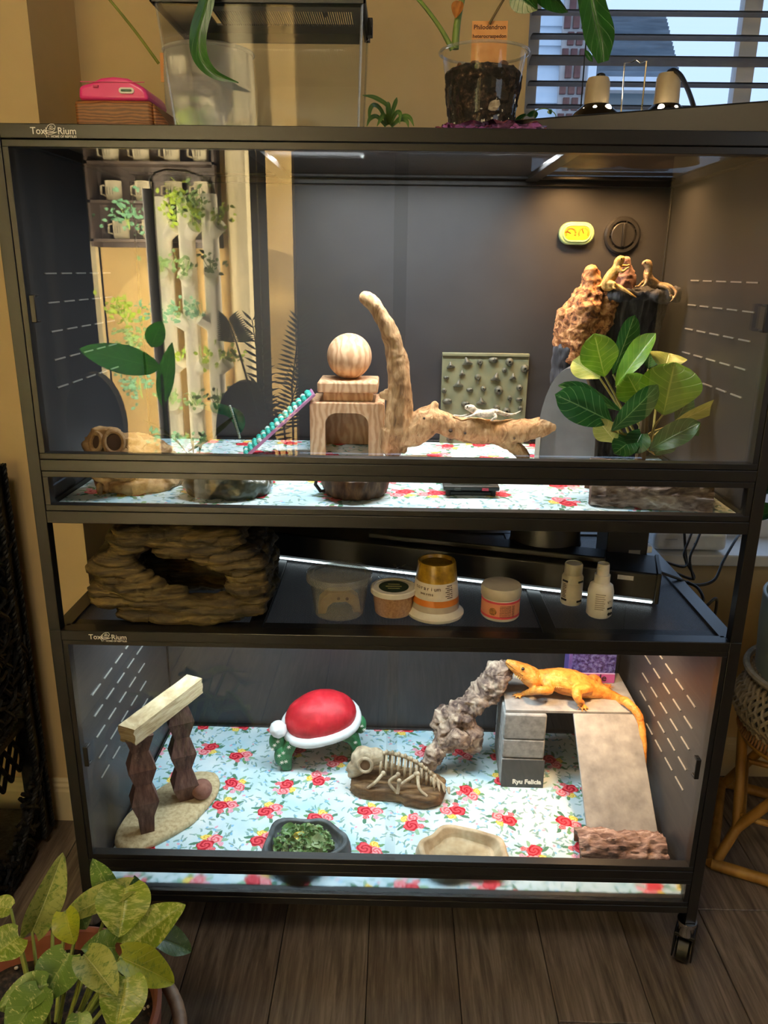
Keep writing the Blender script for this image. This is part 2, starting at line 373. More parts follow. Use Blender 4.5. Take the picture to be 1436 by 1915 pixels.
# window: frame, glass, sill, blind, and the houses outside
FR=mat('white_window_frame','#c9cbd0','#d0d2d6',rough=.5,scale=20); wf=MB()
for a in (WX0,1.372,1.86,WX1-.04): wf.box(a,a+.04,YW+.105,YW+.135,WZ0,WZ1)
wf.box(WX0,WX1,YW+.105,YW+.135,WZ0,WZ0+.05).box(WX0,WX1,YW+.105,YW+.135,WZ1-.05,WZ1)
win=struct('window_1',MB().box(WX0+.005,WX1-.005,YW+.118,YW+.122,WZ0+.01,WZ1-.01),clear('window_glass',(.96,.98,1,1)))
struct('window_frame',wf,FR,win)
struct('sill',MB().box(WX0-.04,WX1+.04,YW-.045,YW+.135,WZ0-.03,WZ0),mat('white_sill_paint','#d5d4cf',rough=.4,scale=20),bev=.004)
bl=thing('window_blind','grey venetian blind half open across the window','blind',(1.5,YW+.06,WZ1))
SLAT=mat('grey_blind_slat','#8b8c90','#949599',rough=.55,scale=50); z=WZ0+.03; k=0; tilts={}
sl=link('slat',mkmesh(MB().grid(lambda u,v:(( u-.5)*(WX1-WX0-.03),(v-.5)*.042,.0022*(1-(2*v-1)**2)),1,4).grid(lambda u,v:((u-.5)*(WX1-WX0-.03),(v-.5)*.042,.0022*(1-(2*v-1)**2)-.003),1,4),fixn=False),SLAT,bl)
zt=1.803; zs=[]
zz=zt-14*.0465
while zz<WZ1-.05: zs.append(zz) if zz>.86 else None; zz+=.0465
for i,zz in enumerate(zs):
    o=sl if i==0 else copypart(sl,bl)
    o.location=((WX0+WX1)/2-1.5,0,zz-WZ1); t_=.02
    if abs(zz-zt)<.01: t_=-.20
    if abs(zz-zt+.0465)<.01: t_=-.02
    if zz>1.88: t_=.03
    o.rotation_euler=(t_+random.uniform(-.02,.02),0,0)
for xx in (WX0+.13,1.62,1.645,2.0):
    part('ladder_cord',MB().tube([(xx,YW+.034,WZ0+.02),(xx,YW+.034,WZ1-.03)],.0011,6).tube([(xx+.012,YW+.086,WZ0+.02),(xx+.012,YW+.086,WZ1-.03)],.0011,6),BLK,bl)
part('head_rail',MB().box(WX0+.005,WX1-.005,YW+.03,YW+.09,WZ1-.05,WZ1-.005),SLAT,bl)
struct('ground',MB().box(-30,40,1.0,60,-1.2,-1.0),mat('outdoor_pavement','#8d7d72','#a08f82',rough=.95,scale=2))
# neighbouring house far outside
HY=7.0; hx=lambda px,py:AY(px,py,HY); u_=lambda px:hx(px,110).x
ho=thing('neighbour_house','pale sided house with brick chimney and grey shingle roof outside the window','house',(u_(1060),HY,0))
SIDE=mat('pale_siding','#c9d6e2',rough=.8,scale=4); BRK=mat('brown_brick','#5e3f3c','#7a5450',rough=.9,scale=7,bump=.004); SHI=mat('grey_shingle','#5d6770','#77818a',rough=.9,scale=3,stretch=(1,1,5)); PIL=mat('white_pilaster','#dfe6ee',rough=.7,scale=5)
zb,ztp=2.4,7.5; bd=.16; mb=MB()
zz=zb
sd=None; sbd=MB().prism([(0,0),(-.035,0),(-.008,bd),(0,bd)],0,u_(1046)-u_(984),'yz'); me=mkmesh(sbd)
while zz<ztp:
    o=link('siding_board',me,SIDE,ho) if sd is None else copypart(sd,ho); sd=sd or o
    o.location=Vector((u_(984),HY,zz))-OFF[ho.name]; zz+=bd
part('chimney_core',MB().box(u_(1046),u_(1095),HY-.10,HY+.5,zb,ztp),mat('pale_mortar','#b9b3b0',rough=.9,scale=9),ho)
bw,bh=(u_(1095)-u_(1046))/3.0,.135; me=mkmesh(MB().box(0,bw-.025,-.03,0,0,bh-.03)); b0=None; zz=zb; r=0
while zz<5.6:
    for i in range(4):
        xa=u_(1046)+(i-(.5 if r%2 else 0))*bw
        if xa<u_(1046)-.01 or xa+bw>u_(1095)+.02: continue
        o=link('brick',me,BRK,ho) if b0 is None else copypart(b0,ho); b0=b0 or o
        o.location=Vector((xa,HY-.10,zz))-OFF[ho.name]
    zz+=bh; r+=1
part('corner_board',MB().box(u_(1095),u_(1110),HY-.16,HY+.3,zb,ztp),PIL,ho)
zR=AY(1180,30,HY+1.8).z; zE=AY(1180,150,HY+.6).z
rb=MB(); n=16
for i in range(n):
    f0=i/n; f1=(i+1)/n; za=zE+(zR-zE)*f0; zc=zE+(zR-zE)*f1; ya=HY+.6+1.2*f0; yc=HY+.6+1.2*f1
    xr=AY(1268,150,HY+.6).x+(AY(1240,30,HY+1.8).x-AY(1268,150,HY+.6).x)*f0-.2
    rb.box(u_(1112),xr+.2,ya-.03,yc+.02,za,zc+.02)
part('roof_shingles',rb,SHI,ho)
mb=MB().box(u_(1112),AY(1268,170,HY+.75).x,HY+.75,HY+.9,zb,zE-.05); part('gable_wall',mb,mat('grey_green_siding','#8d9aa0',rough=.9,scale=3,stretch=(1,1,6)),ho)
part('gutter',MB().box(u_(1112),AY(1272,150,HY+.45).x,HY+.45,HY+.6,zE-.12,zE),PIL,ho)
# ================================================================ ENCLOSURES
def slots(parent,x,zs,ys,m,me):
    for z in zs:
        for y in ys:
            o=link('vent_slot',me,m,parent) if not slots.p else copypart(slots.p,parent)
            slots.p=slots.p or o; o.location=Vector((x,y,z))-OFF[parent.name]
slots.p=None
SLOT=mat('bright_slot_edge','#b9b9b4','#cfcfc8',rough=.35,metal=.6,scale=300); slme=mkmesh(MB().box(-.0012,.0012,-.0225,.0225,-.0012,.0012))  # pale bars: light caught on the slot edges put into the colour
MESH=None
def meshmat():
    t=NT('perforated_screen'); v=t.obj(); q=t.vm('SCALE',v,sc=420.0); fr=t.vm('FRACTION',q); d=t.vm('DISTANCE',t.vm('MULTIPLY',fr,(1,1,0)),(.5,.5,0)); hole=t.math('LESS_THAN',d,.36)
    lw=t.n('ShaderNodeLayerWeight'); t.set(lw,0,.5); f=t.math('MULTIPLY',hole,t.math('POWER',t.math('SUBTRACT',1,lw.outputs['Facing'],clamp=True),.8))
    b=t.bsdf(H('#111214'),.45); tr=t.n('ShaderNodeBsdfTransparent'); mx=t.n('ShaderNodeMixShader'); t.set(mx,0,f); t.t.links.new(b,mx.inputs[1]); t.t.links.new(tr.outputs[0],mx.inputs[2]); return t.fin(mx.outputs[0])
SCREEN=meshmat()
FROST=None
def frost():
    t=NT('frosted_strip'); r=t.n('ShaderNodeBsdfRefraction'); t.set(r,0,(.93,.96,.97,1)); t.set(r,'Roughness',.55); t.set(r,'IOR',1.12); g=t.n('ShaderNodeBsdfGlossy'); t.set(g,'Roughness',.3); mx=t.n('ShaderNodeMixShader'); t.set(mx,0,.04); t.t.links.new(r.outputs[0],mx.inputs[1]); t.t.links.new(g.outputs[0],mx.inputs[2]); return t.fin(mx.outputs[0])
def logo(parent,c):
    g=WHITE; L=Vector(c); s=(AY(143,250,0)-AY(58,244,0)).length/85
    def at(px,dz): return L+Vector((px*s,-.0006,dz*s))
    text('lettering','Toxi',17*s,FRONT(at(-1,-6)),g,parent,.0002,'LEFT',.00012); text('lettering','Rium',17*s,FRONT(at(50,-6)),g,parent,.0002,'LEFT',.0001)
    text('lettering','HOME OF REPTILES',5.6*s,FRONT(at(37,-12)),g,parent,.0002,'LEFT',.00005)
    e=MB()
    for pl in ([(26,-2),(30,3),(33,8),(38,11),(44,11),(47,7),(45,1),(41,-2),(35,-1),(30,0),(26,-2)],[(36,6),(39,8),(42,6),(38,4),(36,6)],[(34,3),(40,2),(45,4)],[(26,-2),(33,-4),(41,-3),(47,-3)],[(30,-10),(27,-8),(28,-5),(31,-5),(32,-7),(38,-6),(44,-4),(49,-2)],[(28,-10),(29,-12)],[(32,-9),(33,-11)]):
        e.tube([at(a,b) for a,b in pl],.0005,5)
    part('chameleon_emblem',e,g,parent,True)
def enclosure(name,label,z0,z1,zg1,zg0,zs1,zs0,post0,logo_c,lower):
    r=thing(name,label,'terrarium',(EW/2,ED/2,post0)); P=lambda n,mb,m,**k:part(n,mb,m,r,**k)
    w=.0205
    for (a,b) in ((0,0),(EW-w,0),(0,ED-w),(EW-w,ED-w)): P('corner_post',MB().box(a,a+w,b,b+w,post0,z1),BLACK,bev=.001)
    rz=z1-.0203 if not lower else z1-.0195
    for n_,bx in (('top_rail',(w,EW-w,0,.028)),('top_rail',(w,EW-w,ED-.03,ED)),('top_rail',(0,.030,.0205,ED-.0205)),('top_rail',(EW-.030,EW,.0205,ED-.0205))): P(n_,MB().box(*bx,rz,z1),BLACK,bev=.0012)
    tb=MB()                                                # thin trim round each front pane
    for a,b in ((zg0,zg1),(zs0,zs1)):
        tt=.0098; tb.box(w+.0006,EW-w-.0006,.001,.02,b,b+tt).box(w+.0006,EW-w-.0006,.001,.02,a-tt,a).box(w+.0006,w+tt,.001,.02,a,b).box(EW-w-tt,EW-w-.0006,.001,.02,a,b)
    P('pane_trim',tb,BLACK,bev=.0006)
    P('middle_rail',MB().box(w,EW-w,.0,.024,zs1+.0104,zg0-.0104),BLACK,bev=.001)
    P('bottom_rail',MB().box(w,EW-w,.0,.028,z0,zs0-.0104),BLACK,bev=.001); P('bottom_rail',MB().box(w,EW-w,ED-.028,ED,z0,z0+.03),BLACK,bev=.001)
    for a in (0,EW-w): P('bottom_rail',MB().box(a,a+w,w,ED-w,z0,z0+.03),BLACK)
    zf=(LZ if lower else UZ)-.0015
    P('floor_panel',MB().box(.006,EW-.006,.024,ED-.006,zf-.008,zf),PANEL)
    P('back_panel',MB().box(w,EW-w,ED-.016,ED-.010,zf,rz),PANEL)
    for a,s_ in ((.010,1),(EW-.016,-1)):
        sp=P('side_panel',MB().box(a,a+.006,w,ED-w,zf,rz),PANEL)
        zs=[1.3375-.0476*i for i in range(5)] if not lower else [.540-.0478*i for i in range(5)]
        slots(sp,a+(.0070 if s_>0 else -.0010),zs,[.13+.066*i for i in range(5)],SLOT,slme)
    for a,b in ((.0205,.5*EW+.014),(.5*EW-.014,EW-.0205)):
        y=.006 if a<.1 else .013
        pn=P('glass_pane',MB().box(a+.004,b-.004,y,y+.004,zg0-.006,zg1+.006),GLASS)
    P('front_strip',MB().box(w+.006,EW-w-.006,.009,.012,zs0-.004,zs1+.004),clear('strip_acrylic',(.98,.99,.98,1),ior=1.3) if not lower else frost())
    hz=(zg0+zg1)/2; 
    for xx in (.0425,1.1735):
        hh=P('handle',MB().box(xx-.0045,xx+.0045,-.008,-.004,hz-.021,hz+.021).box(xx-.0045,xx+.0045,-.004,.008,hz-.021,hz-.017).box(xx-.0045,xx+.0045,-.004,.008,hz+.017,hz+.021),DKPLAS,bev=.0012)
    for xx in (.36,.892): P('cross_brace',MB().box(xx-.013,xx+.013,.028,ED-.03,z1-.012,z1-.001),BLACK,bev=.001)
    for xa,xb in ((.03,.347),(.373,.879),(.905,EW-.03)): P('screen_panel',MB().grid(lambda u,v:(xa+(xb-xa)*u,.028+(ED-.058)*v,z1-.004),1,1),SCREEN)
    for yy in (.045,ED-.05): 
        P('screen_rim',MB().box(.03,EW-.03,yy-.012,yy+.012,z1-.009,z1-.0045),BLACK)
    logo(r,logo_c); return r
LT=AY(58,244,0); UE=enclosure('terrarium','upper black terrarium with sliding glass doors, standing over the mesh shelf',.934,1.548,1.5167,1.0548,1.0145,.966,.7345,(LT.x,-.0004,LT.z),False)
LL=AY(167,1190,0); LE=enclosure('terrarium','lower black terrarium on casters with a mesh top',.143,.734,.706,.2530,.2124,.169,.118,(LL.x,-.0004,LL.z),True)
# air vent in the back wall of the upper terrarium
vc=AY(1163,440,.592); vb=MB(); R_=MX(vc,pi/2)
vb.at(R_).lathe([(.040,0),(.040,.004),(.036,.008),(.030,.008),(.029,.003),(.026,.003),(.026,.009),(.0245,.010),(.0,.010)],n=40); vent=part('air_vent',vb,mat('dark_grey_vent','#1b1b1c','#222223',rough=.4,scale=80),UE,True,20)
vb=MB().at(R_).box(-.0028,.0028,-.024,.024,.010,.016); part('grip',vb,DKPLAS,vent,bev=.001)
for k in range(14):
    a=2*pi*k/14; part('vent_rib',MB().at(R_@MX((0,0,0),0,0,a)).box(.0262,.0305,-.0014,.0014,.003,.0075),DKPLAS,vent) if k%2 else None
# casters
CHROME=mat('chrome','#c8c8c8',rough=.15,metal=1,scale=100)
for (cx,cy_,rz) in ((EW-.012,.012,-.5),(.012,.012,.6),(EW-.012,ED-.012,-.4),(.012,ED-.012,.3)):
    ct=link('caster',mkmesh(MB().at(MX((cx,cy_,0))).lathe([(.005,.118),(.019,.117),(.019,.109),(.016,.104),(.016,.084),(0,.084)],n=20),OFF[LE.name],True,35),[CHROME],LE)
    M_=MX((cx,cy_,0),0,0,rz); f=MB().at(M_)
    f.box(-.020,-.0165,-.012,.034,.024,.084).box(.0165,.020,-.012,.034,.024,.084).box(-.020,.020,-.012,.030,.078,.086); part('caster_fork',f,DKPLAS,ct,bev=.002)
    M2=M_@MX((0,.020,.0305),0,pi/2,0); part('caster_wheel',MB().at(M2).lathe([(.012,-.0135),(.026,-.0135),(.030,-.010),(.030,.010),(.026,.0135),(.012,.0135)],n=28,close=True),DKPLAS,ct,True,35)
    part('wheel_hub',MB().at(M2).lathe([(0,-.016),(.009,-.016),(.012,-.0145),(.012,.0145),(.009,.016),(0,.016)],n=20),CREAM,ct,True,35)
# ================================================================ FLORAL LINERS
def floral(name,seed):
    t=NT(name); p0=t.vm('ADD',t.obj(),(seed*.37+2.,seed*.21+2.,0)); P=t.vm('MULTIPLY',p0,(1,1,0))
    nz=t.n('ShaderNodeTexNoise'); t.set(nz,'Vector',P); t.set(nz,'Scale',90); wob=t.vm('SCALE',t.vm('SUBTRACT',nz.outputs[1],(.5,.5,.5)),sc=.9)
    col=t.mix(t.ramp(t.noise(P,7,3),[(.35,(0,0,0,1)),(.7,(1,1,1,1))]),H('#b4d6e4'),H('#e9f1f1'))
    def cell(scale,rnd):
        v=t.n('ShaderNodeTexVoronoi',voronoi_dimensions='2D',feature='F1'); t.set(v,'Vector',P); t.set(v,'Scale',scale); t.set(v,'Randomness',rnd)
        c=t.n('ShaderNodeSeparateColor'); t.set(c,0,v.outputs['Color']); loc=t.vm('SCALE',t.vm('SUBTRACT',P,v.outputs['Position']),sc=100.0)
        r=t.n('ShaderNodeVectorRotate',rotation_type='Z_AXIS'); t.set(r,'Vector',loc); t.set(r,'Angle',t.math('MULTIPLY',c.outputs[0],6.283)); return t.vm('ADD',r.outputs[0],wob),c
    def ell(L,cx,cy_,a,b,ang=0):
        q=t.vm('SUBTRACT',L,(cx,cy_,0))
        if ang:
            r=t.n('ShaderNodeVectorRotate',rotation_type='Z_AXIS'); t.set(r,'Vector',q); t.set(r,'Angle',-ang); q=r.outputs[0]
        return t.vm('LENGTH',t.vm('MULTIPLY',q,(1/a,1/b,0))),q
    # small sprigs
    for sc,items in ((38,(((0,0,.72,.20,.3),'#6f9c9f'),((.45,.32,.50,.16,1.2),'#94b8ab'))),(27,(((0,.1,.85,.24,-.4),'#6b958a'),((.3,-.5,.34,.24,0),'#6fb1dc'))),(17,(((0,0,.42,.36,0),'#7fbce4'),((.9,.5,.8,.2,.8),'#5f9483'),((-.8,.4,.35,.3,0),'#e79ab2')))):
        L,c=cell(sc,.95)
        for (e,hc) in items:
            d,_=ell(L,*e); m=t.math('MULTIPLY',t.math('LESS_THAN',d,1),.8); col=t.mix(m,col,H(hc))
    L,c=cell(9.0,.55)
    for k in range(9):
        a=.35+k*.72; rr=2.15+.5*((k*7)%3)/2; d,_=ell(L,1.2*rr*cos(a),1.2*rr*sin(a),1.25,.42,a+.25*((k%3)-1)); m=t.math('LESS_THAN',d,1); col=t.mix(m,col,H(('#6a9a6c','#8fb79a','#4f8168')[k%3]))
    for (x,y,a,b,ca,cb,cc) in ((.5,-1.55,.85,.7,'#f2d24e','#f7e58a','#e0ae3a'),(-1.9,.7,.55,.5,'#e9a0b6','#f3c3d0','#d97f9c'),(-.95,-.75,1.25,1.1,'#ee7f88','#f5aaae','#d9525f'),(.75,.45,1.45,1.25,'#d92b3e','#ea5862','#a81528'),(-.35,1.75,.6,.55,'#e8636c','#f0959b','#c93f4e')):
        d,q=ell(L,x*1.25,y*1.25,a*1.28,b*1.28); sp=t.n('ShaderNodeSeparateXYZ'); t.set(sp,0,q); an=t.math('ARCTAN2',sp.outputs[1],sp.outputs[0])
        s=t.math('SINE',t.math('ADD',t.math('MULTIPLY',d,11),t.math('MULTIPLY',an,2.0))); pc=t.ramp(t.math('MULTIPLY_ADD',s,.5,.5),[(.1,H(cc)),(.35,H(ca)),(.9,H(cb))])
        m=t.math('LESS_THAN',t.math('ADD',d,t.math('MULTIPLY',t.math('SINE',t.math('MULTIPLY',an,5)),.08)),1); col=t.mix(m,col,pc)
    return t.fin(t.bsdf(col,.55,bump=t.noise(P,300,2),bdist=.0001,spec=.25))
def liner(z,label,seed,y0=.026,y1=.592):
    def fn(u,v):
        x=.022+u*(EW-.044); y=y0+v*(y1-y0); q=np.array([[x*9,y*9,seed*3.]])
        return (x,y,z+.0016*abs(float(vn(q)[0]))+.004*max(0,v-.97)/.03)
    mb=MB().grid(fn,90,44); me=mb; me2=MB().grid(lambda u,v:tuple(Vector(fn(u,v))-Vector((0,0,.0008))),2,2)
    return solo('floral_liner',mb,floral('rose_print_paper',seed),label,'liner',(.6,.3,z),True,180)
liner(UZ-.0012,'rose print paper liner on the floor of the upper terrarium',1); liner(LZ-.0012,'rose print paper liner on the floor of the lower terrarium',2)
# ================================================================ UPPER TERRARIUM CONTENTS
PALEWOOD=woodmat('pale_carved_wood','#d3b08c','#b88f6a',ring=24,stretch=(1,1,.45),dist=11,rough=.6,bump=.0006)
DRIFT=multi('sandblasted_grapewood',[(.30,'#6b4d32'),(.43,'#9c7750'),(.56,'#b8946a'),(.75,'#cfb086')],34,(1.6,1.6,.55),.75,.0035,70,7,1.4)
BARK=multi('cork_bark',[(.3,'#3a302c'),(.45,'#75655e'),(.58,'#a3948c'),(.72,'#cfc6be')],34,(.35,1.6,1.6),.9,.004,46,7,.8)
BARKB=multi('dark_bark',[(.3,'#16171a'),(.5,'#33343a'),(.7,'#5a5a60')],40,(1.6,1.6,.3),.75,.005,45,7,.6)
ORBARK=multi('orange_cork',[(.34,'#3d2416'),(.45,'#8a5836'),(.56,'#bd8656'),(.7,'#dcb083')],70,(1,1,1),.85,.006,60,7,.9)
def rbox(mb,x0,x1,y0,y1,z0,z1,r=.006,n=4): return mb.box(x0,x1,y0,y1,z0,z1)
def archpoly(w,h,iw,ih,r,n=10,ro=.004):
    """outer rectangle w x h with an arched opening iw x ih, open at the bottom, local x centred."""
    p=[(-w/2,0),(-w/2,h-ro),(-w/2+ro,h),(w/2-ro,h),(w/2,h-ro),(w/2,0),(iw/2,0),(iw/2,ih-r)]
    p+=[(iw/2-r+r*cos(a),ih-r+r*sin(a)) for a in [pi/2*k/n for k in range(1,n+1)]]
    p+=[(-iw/2+r-r*sin(a),ih-r+r*cos(a)) for a in [pi/2*k/n for k in range(0,n+1)]]
    return p+[(-iw/2,0)]
# wooden hide: box with arch, lid slab, ball
hx0,hx1=.421,.582; hy=.425; hc=(hx0+hx1)/2
hide=thing('wooden_hide','square pale wood hide with an arched doorway under the slab and ball','hide',(hc,hy+.07,UZ))
mb=MB().at(MX((hc,0,UZ))).prism(archpoly(.161,.118,.094,.096,.026),hy,hy+.018); part('front_wall',mb,PALEWOOD,hide,bev=.0015)
part('back_wall',MB().box(hx0,hx1,hy+.127,hy+.141,UZ,UZ+.118),PALEWOOD,hide,bev=.0015)
part('side_wall',MB().box(hx0,hx0+.020,hy+.018,hy+.127,UZ,UZ+.118),PALEWOOD,hide); part('side_wall',MB().box(hx1-.020,hx1,hy+.018,hy+.127,UZ,UZ+.118),PALEWOOD,hide)
lid=thing('wooden_slab','pale wood slab laid as lid on the arched hide','lid',(.504,.495,UZ+.1185))
part('slab',MB().box(.437,.568,.436,.556,UZ+.138,UZ+.161),PALEWOOD,lid,bev=.004,seg=3); part('inset',MB().box(.449,.556,.448,.545,UZ+.1185,UZ+.138),PALEWOOD,lid,bev=.002)
bc=Vector((.503,.500,UZ+.161+.0495)); solo('wooden_ball',MB().ball(bc,.0495,40,24),PALEWOOD,'pale wooden ball with swirling grain resting on the slab','ball',bc,True,180)
# driftwood: upright horn and horizontal log
dw=thing('driftwood_branch','pale sandblasted driftwood with tall curved horn and a long level limb','driftwood',(.62,.41,UZ))
mb=MB()
ctube(mb,[(.534,.405,1.297,.006),(.552,.403,1.290,.0125),(.574,.40,1.264,.016),(.597,.40,1.214,.020),(.612,.40,1.155,.023),(.618,.40,1.09,.026),(.612,.40,1.03,.026),(.606,.408,.99,.018),(.606,.412,.957,.006)],14)
ctube(mb,[(.592,.398,1.10,.010),(.575,.395,1.098,.004)],8); ctube(mb,[(.60,.40,1.02,.024),(.588,.40,.99,.014),(.592,.40,.965,.006)],10)
ctube(mb,[(.615,.405,1.015,.028),(.645,.41,1.02,.032),(.675,.412,1.04,.033),(.70,.412,1.042,.026),(.735,.41,1.028,.024),(.78,.41,1.022,.026),(.83,.41,1.020,.024),(.88,.41,1.024,.022),(.925,.41,1.032,.021),(.965,.41,1.036,.016)],14)
ctube(mb,[(.682,.412,1.062,.014),(.695,.412,1.082,.007)],8); ctube(mb,[(.62,.41,1.02,.022),(.622,.412,.985,.012),(.63,.412,.975,.005)],8)
ctube(mb,[(.825,.41,1.012,.020),(.86,.42,.99,.014),(.885,.426,.970,.013),(.90,.428,.962,.006)],12)
organic('limb',mb,DRIFT,dw,.0032,[((22,22,14),.006,3),((60,60,30),.0025,3,True)],2)
kn=MB()
for (x,z,r) in ((.724,1.027,.0045),(.655,1.018,.004),(.668,1.052,.004),(.755,1.022,.003),(.86,1.012,.0025),(.625,1.045,.003)): kn.ball((x,.383+.004*random.random(),z),(r,.006,r*.8),10,6)
part('knot_hole',kn,mat('knot_dark','#2a1c12',rough=.9),dw,True)
# climbing board
BOARD=mat('olive_plastic_board','#666a52','#6f735b',rough=.5,scale=30); HOLD=mat('dark_olive_hold','#3f4136','#55574a',rough=.5,scale=80,bump=.0008)
cbd=thing('climbing_board','olive green climbing wall board with dark holds leaning on the back panel','climbing board',(.813,.585,UZ))
part('board',MB().box(.713,.913,.580,.588,UZ,1.165),BOARD,cbd,bev=.001); part('lip',MB().box(.713,.913,.576,.590,1.163,1.170),BOARD,cbd,bev=.001)
def hxy(a,b): return .713+(a-480)/610*.200,1.165-(b-95)/600*.208
rr=random.Random(5)
for (a,b,r,k) in ((540,165,.0085,3),(655,140,.0105,3),(745,140,.009,1),(838,125,.010,2),(952,135,.0095,0),(1062,178,.0095,0),(920,190,.006,0),(622,215,.007,3),(512,245,.006,2),(735,240,.0095,1),(862,240,.0105,3),(985,235,.008,3),(598,290,.010,3),(500,332,.006,0),(682,325,.007,2),(778,315,.0065,0),(887,325,.0105,0),(1035,305,.0075,0),(525,405,.0105,2),(655,420,.009,2),(770,405,.010,3),(970,375,.007,1),(1037,385,.007,2),(880,445,.010,1),(952,465,.0095,0),(1050,445,.006,0),(738,662,.008,2),(830,668,.008,2),(1018,668,.007,2),(555,662,.007,2)):
    x,z=hxy(a,b); mb=MB()
    if k==0: mb.at(MX((x,.580,z),pi/2)).lathe([(r,0),(r*.95,r*.5),(r*.6,r*.95),(r*.3,r),(r*.22,r*.6),(0,r*.55)],n=14)
    elif k==1: mb.at(MX((x,.580,z),pi/2,rr.uniform(-.3,.3))).lathe([(r*.8,0),(r*.75,r*.5),(r*.4,r),(0,r*.9)],n=10); mb.at(None); mb.tube([(x,.578,z),(x+r*.1,.576,z-r*1.5)],[r*.6,r*.15],8)
    elif k==2: mb.ball((x,.579,z),(r*1.15,r*.8,r*.7),12,8); mb.ball((x+r*.5,.575,z+r*.3),(r*.5,r*.5,r*.35),8,6)
    else:
        for q in range(3):
            an=rr.uniform(-.3,.3)+pi/2+q*2.1; mb.tube([(x,.577,z),(x+cos(an)*r*1.25,.578,z+sin(an)*r*1.1)],[r*.65,r*.18],8)
    o=part('hold',mb,HOLD,cbd,True,60); part('bolt',MB().at(MX((x,.5725 if k else .5745,z),pi/2)).lathe([(r*.22,0),(r*.22,r*.14),(0,r*.14)],n=8),BLK,o)
# thermometer
th=thing('thermometer','pale green oval dial thermometer stuck on the back panel','thermometer',AY(1076,437,.594))
def stad(w,h,n=10): return [(w/2-h/2+h/2*cos(a),h/2*sin(a)) for a in [-pi/2+pi*k/n for k in range(n+1)]]+[(-w/2+h/2-h/2*cos(a),-h/2*sin(a)) for a in [-pi/2+pi*k/n for k in range(n+1)]]
tc=AY(1076,437,.594); ML=Matrix.Translation((tc.x,0,tc.z))
MINT=mat('mint_plastic','#86a274','#8fab7d',rough=.35,scale=60)
part('case',MB().at(ML).prism(stad(.078,.048),.578,.594),MINT,th,bev=.004,seg=3); dial=part('dial',MB().at(ML).prism(stad(.057,.030),.5765,.5781),mat('yellow_dial','#b08a1c','#bd9a2a',rough=.4,scale=30),th)
part('bezel',MB().at(ML).tube([(a,.5775,b) for a,b in stad(.060,.033)],.0022,8,closed=True),MINT,th,True)
mk=MB()
for cx_,m0,m1 in ((-.014,'#d9622c',0),(.014,'',0)):
    for k in range(15):
        a=-.4+k*4.0/14; r0=.0085; r1=.0125; mk.at(ML).tube([(cx_+r0*cos(a),.5762,r0*sin(a)),(cx_+r1*cos(a),.5762,r1*sin(a))],.0005,4)
mk.tube([(-.014,.576,0),(-.022,.576,.004)],.0008,5).tube([(.014,.576,0),(.010,.576,.009)],.0008,5); part('markings',mk,mat('dial_brown','#6b2f12',rough=.5),th)
part('temperature_arc',MB().at(ML).tube([(-.014+.0108*cos(a),.5764,.0108*sin(a)) for a in [.9+k*.15 for k in range(14)]],.0016,5),mat('dial_orange','#e0702e',rough=.5),th)
# digital scale, bark bowl, rock dish
sc=thing('digital_scale','flat black digital scale with a clear plate on the liner','scale',(.745,.17,UZ))
DK=mat('charcoal_plastic','#1f2321','#272b29',rough=.4,scale=60)
part('base',MB().box(.704,.789,.130,.225,UZ,UZ+.008),DK,sc,bev=.002); part('platform',MB().box(.696,.798,.120,.232,UZ+.012,UZ+.020),DK,sc,bev=.002)
part('weighing_plate',MB().box(.712,.781,.136,.226,UZ+.0201,UZ+.0235),mat('grey_green_plate','#9aa49b',rough=.3,scale=20),sc,bev=.001)
for k,c_ in ((.722,'#3a3f3c'),(.772,'#b8324a')): part('button',MB().box(k-.006,k+.006,.1185,.1205,UZ+.0125,UZ+.0175),mat('scale_button',c_,rough=.4),sc,bev=.0005)
for a in (.706,.788):
    for b in (.132,.222): part('foot',MB().lathe([(.005,0),(.005,.012),(0,.012)],(a,b,UZ),12),BLK,sc)
bx=(.536,.137)
bw_=thing('bark_bowl','small round bark sided bowl with a side loop handle on the liner','bowl',(*bx,UZ))
mb=MB().lathe([(.052,.0),(.058,.006),(.061,.02),(.062,.036),(.058,.038),(.054,.03),(.050,.014),(.0,.011)],(*bx,UZ),56)
def dd(P):
    a=np.arctan2(P[:,1]-bx[1],P[:,0]-bx[0]); r=np.hypot(P[:,0]-bx[0],P[:,1]-bx[1]); k=np.where(r>.0515,1,0)*(.0022*np.sin(a*41+P[:,2]*90)+.002*vn(np.c_[a*9,P[:,2]*60,r*0]))
    P=P.copy(); P[:,0]+=np.cos(a)*k; P[:,1]+=np.sin(a)*k; return P
mb.disp(dd); part('bowl_wall',mb,multi('brown_bark_resin',[(.3,'#2a1a10'),(.5,'#573b26'),(.75,'#8a6a45')],70,(1,1,.3),.6,.003,80),bw_,True,60)
part('bowl_inside',MB().lathe([(.0545,.0335),(.048,.030),(.0,.028)],(*bx,UZ),40),mat('ochre_glaze','#9a8a3a','#b5a552',rough=.3,scale=40,spec=.6),bw_,True)
part('loop_handle',MB().tube([(bx[0]-.056,bx[1]-.01,UZ+.034),(bx[0]-.070,bx[1]-.012,UZ+.032),(bx[0]-.073,bx[1]-.012,UZ+.018),(bx[0]-.064,bx[1]-.01,UZ+.005),(bx[0]-.052,bx[1]-.008,UZ+.005)],.0035,8),mat('dark_handle','#2c2520',rough=.5),bw_,True)
rk=thing('rock_dish','dark grey green resin rock water dish with planted spikes','dish',(.31,.13,UZ)); mb=MB()
RESR=multi('glossy_dark_resin_rock',[(.3,'#20251f'),(.5,'#3a4036'),(.7,'#596055'),(.85,'#8a938c')],16,(1,1,1),.28,.004,24,5,.6,coat=.3)
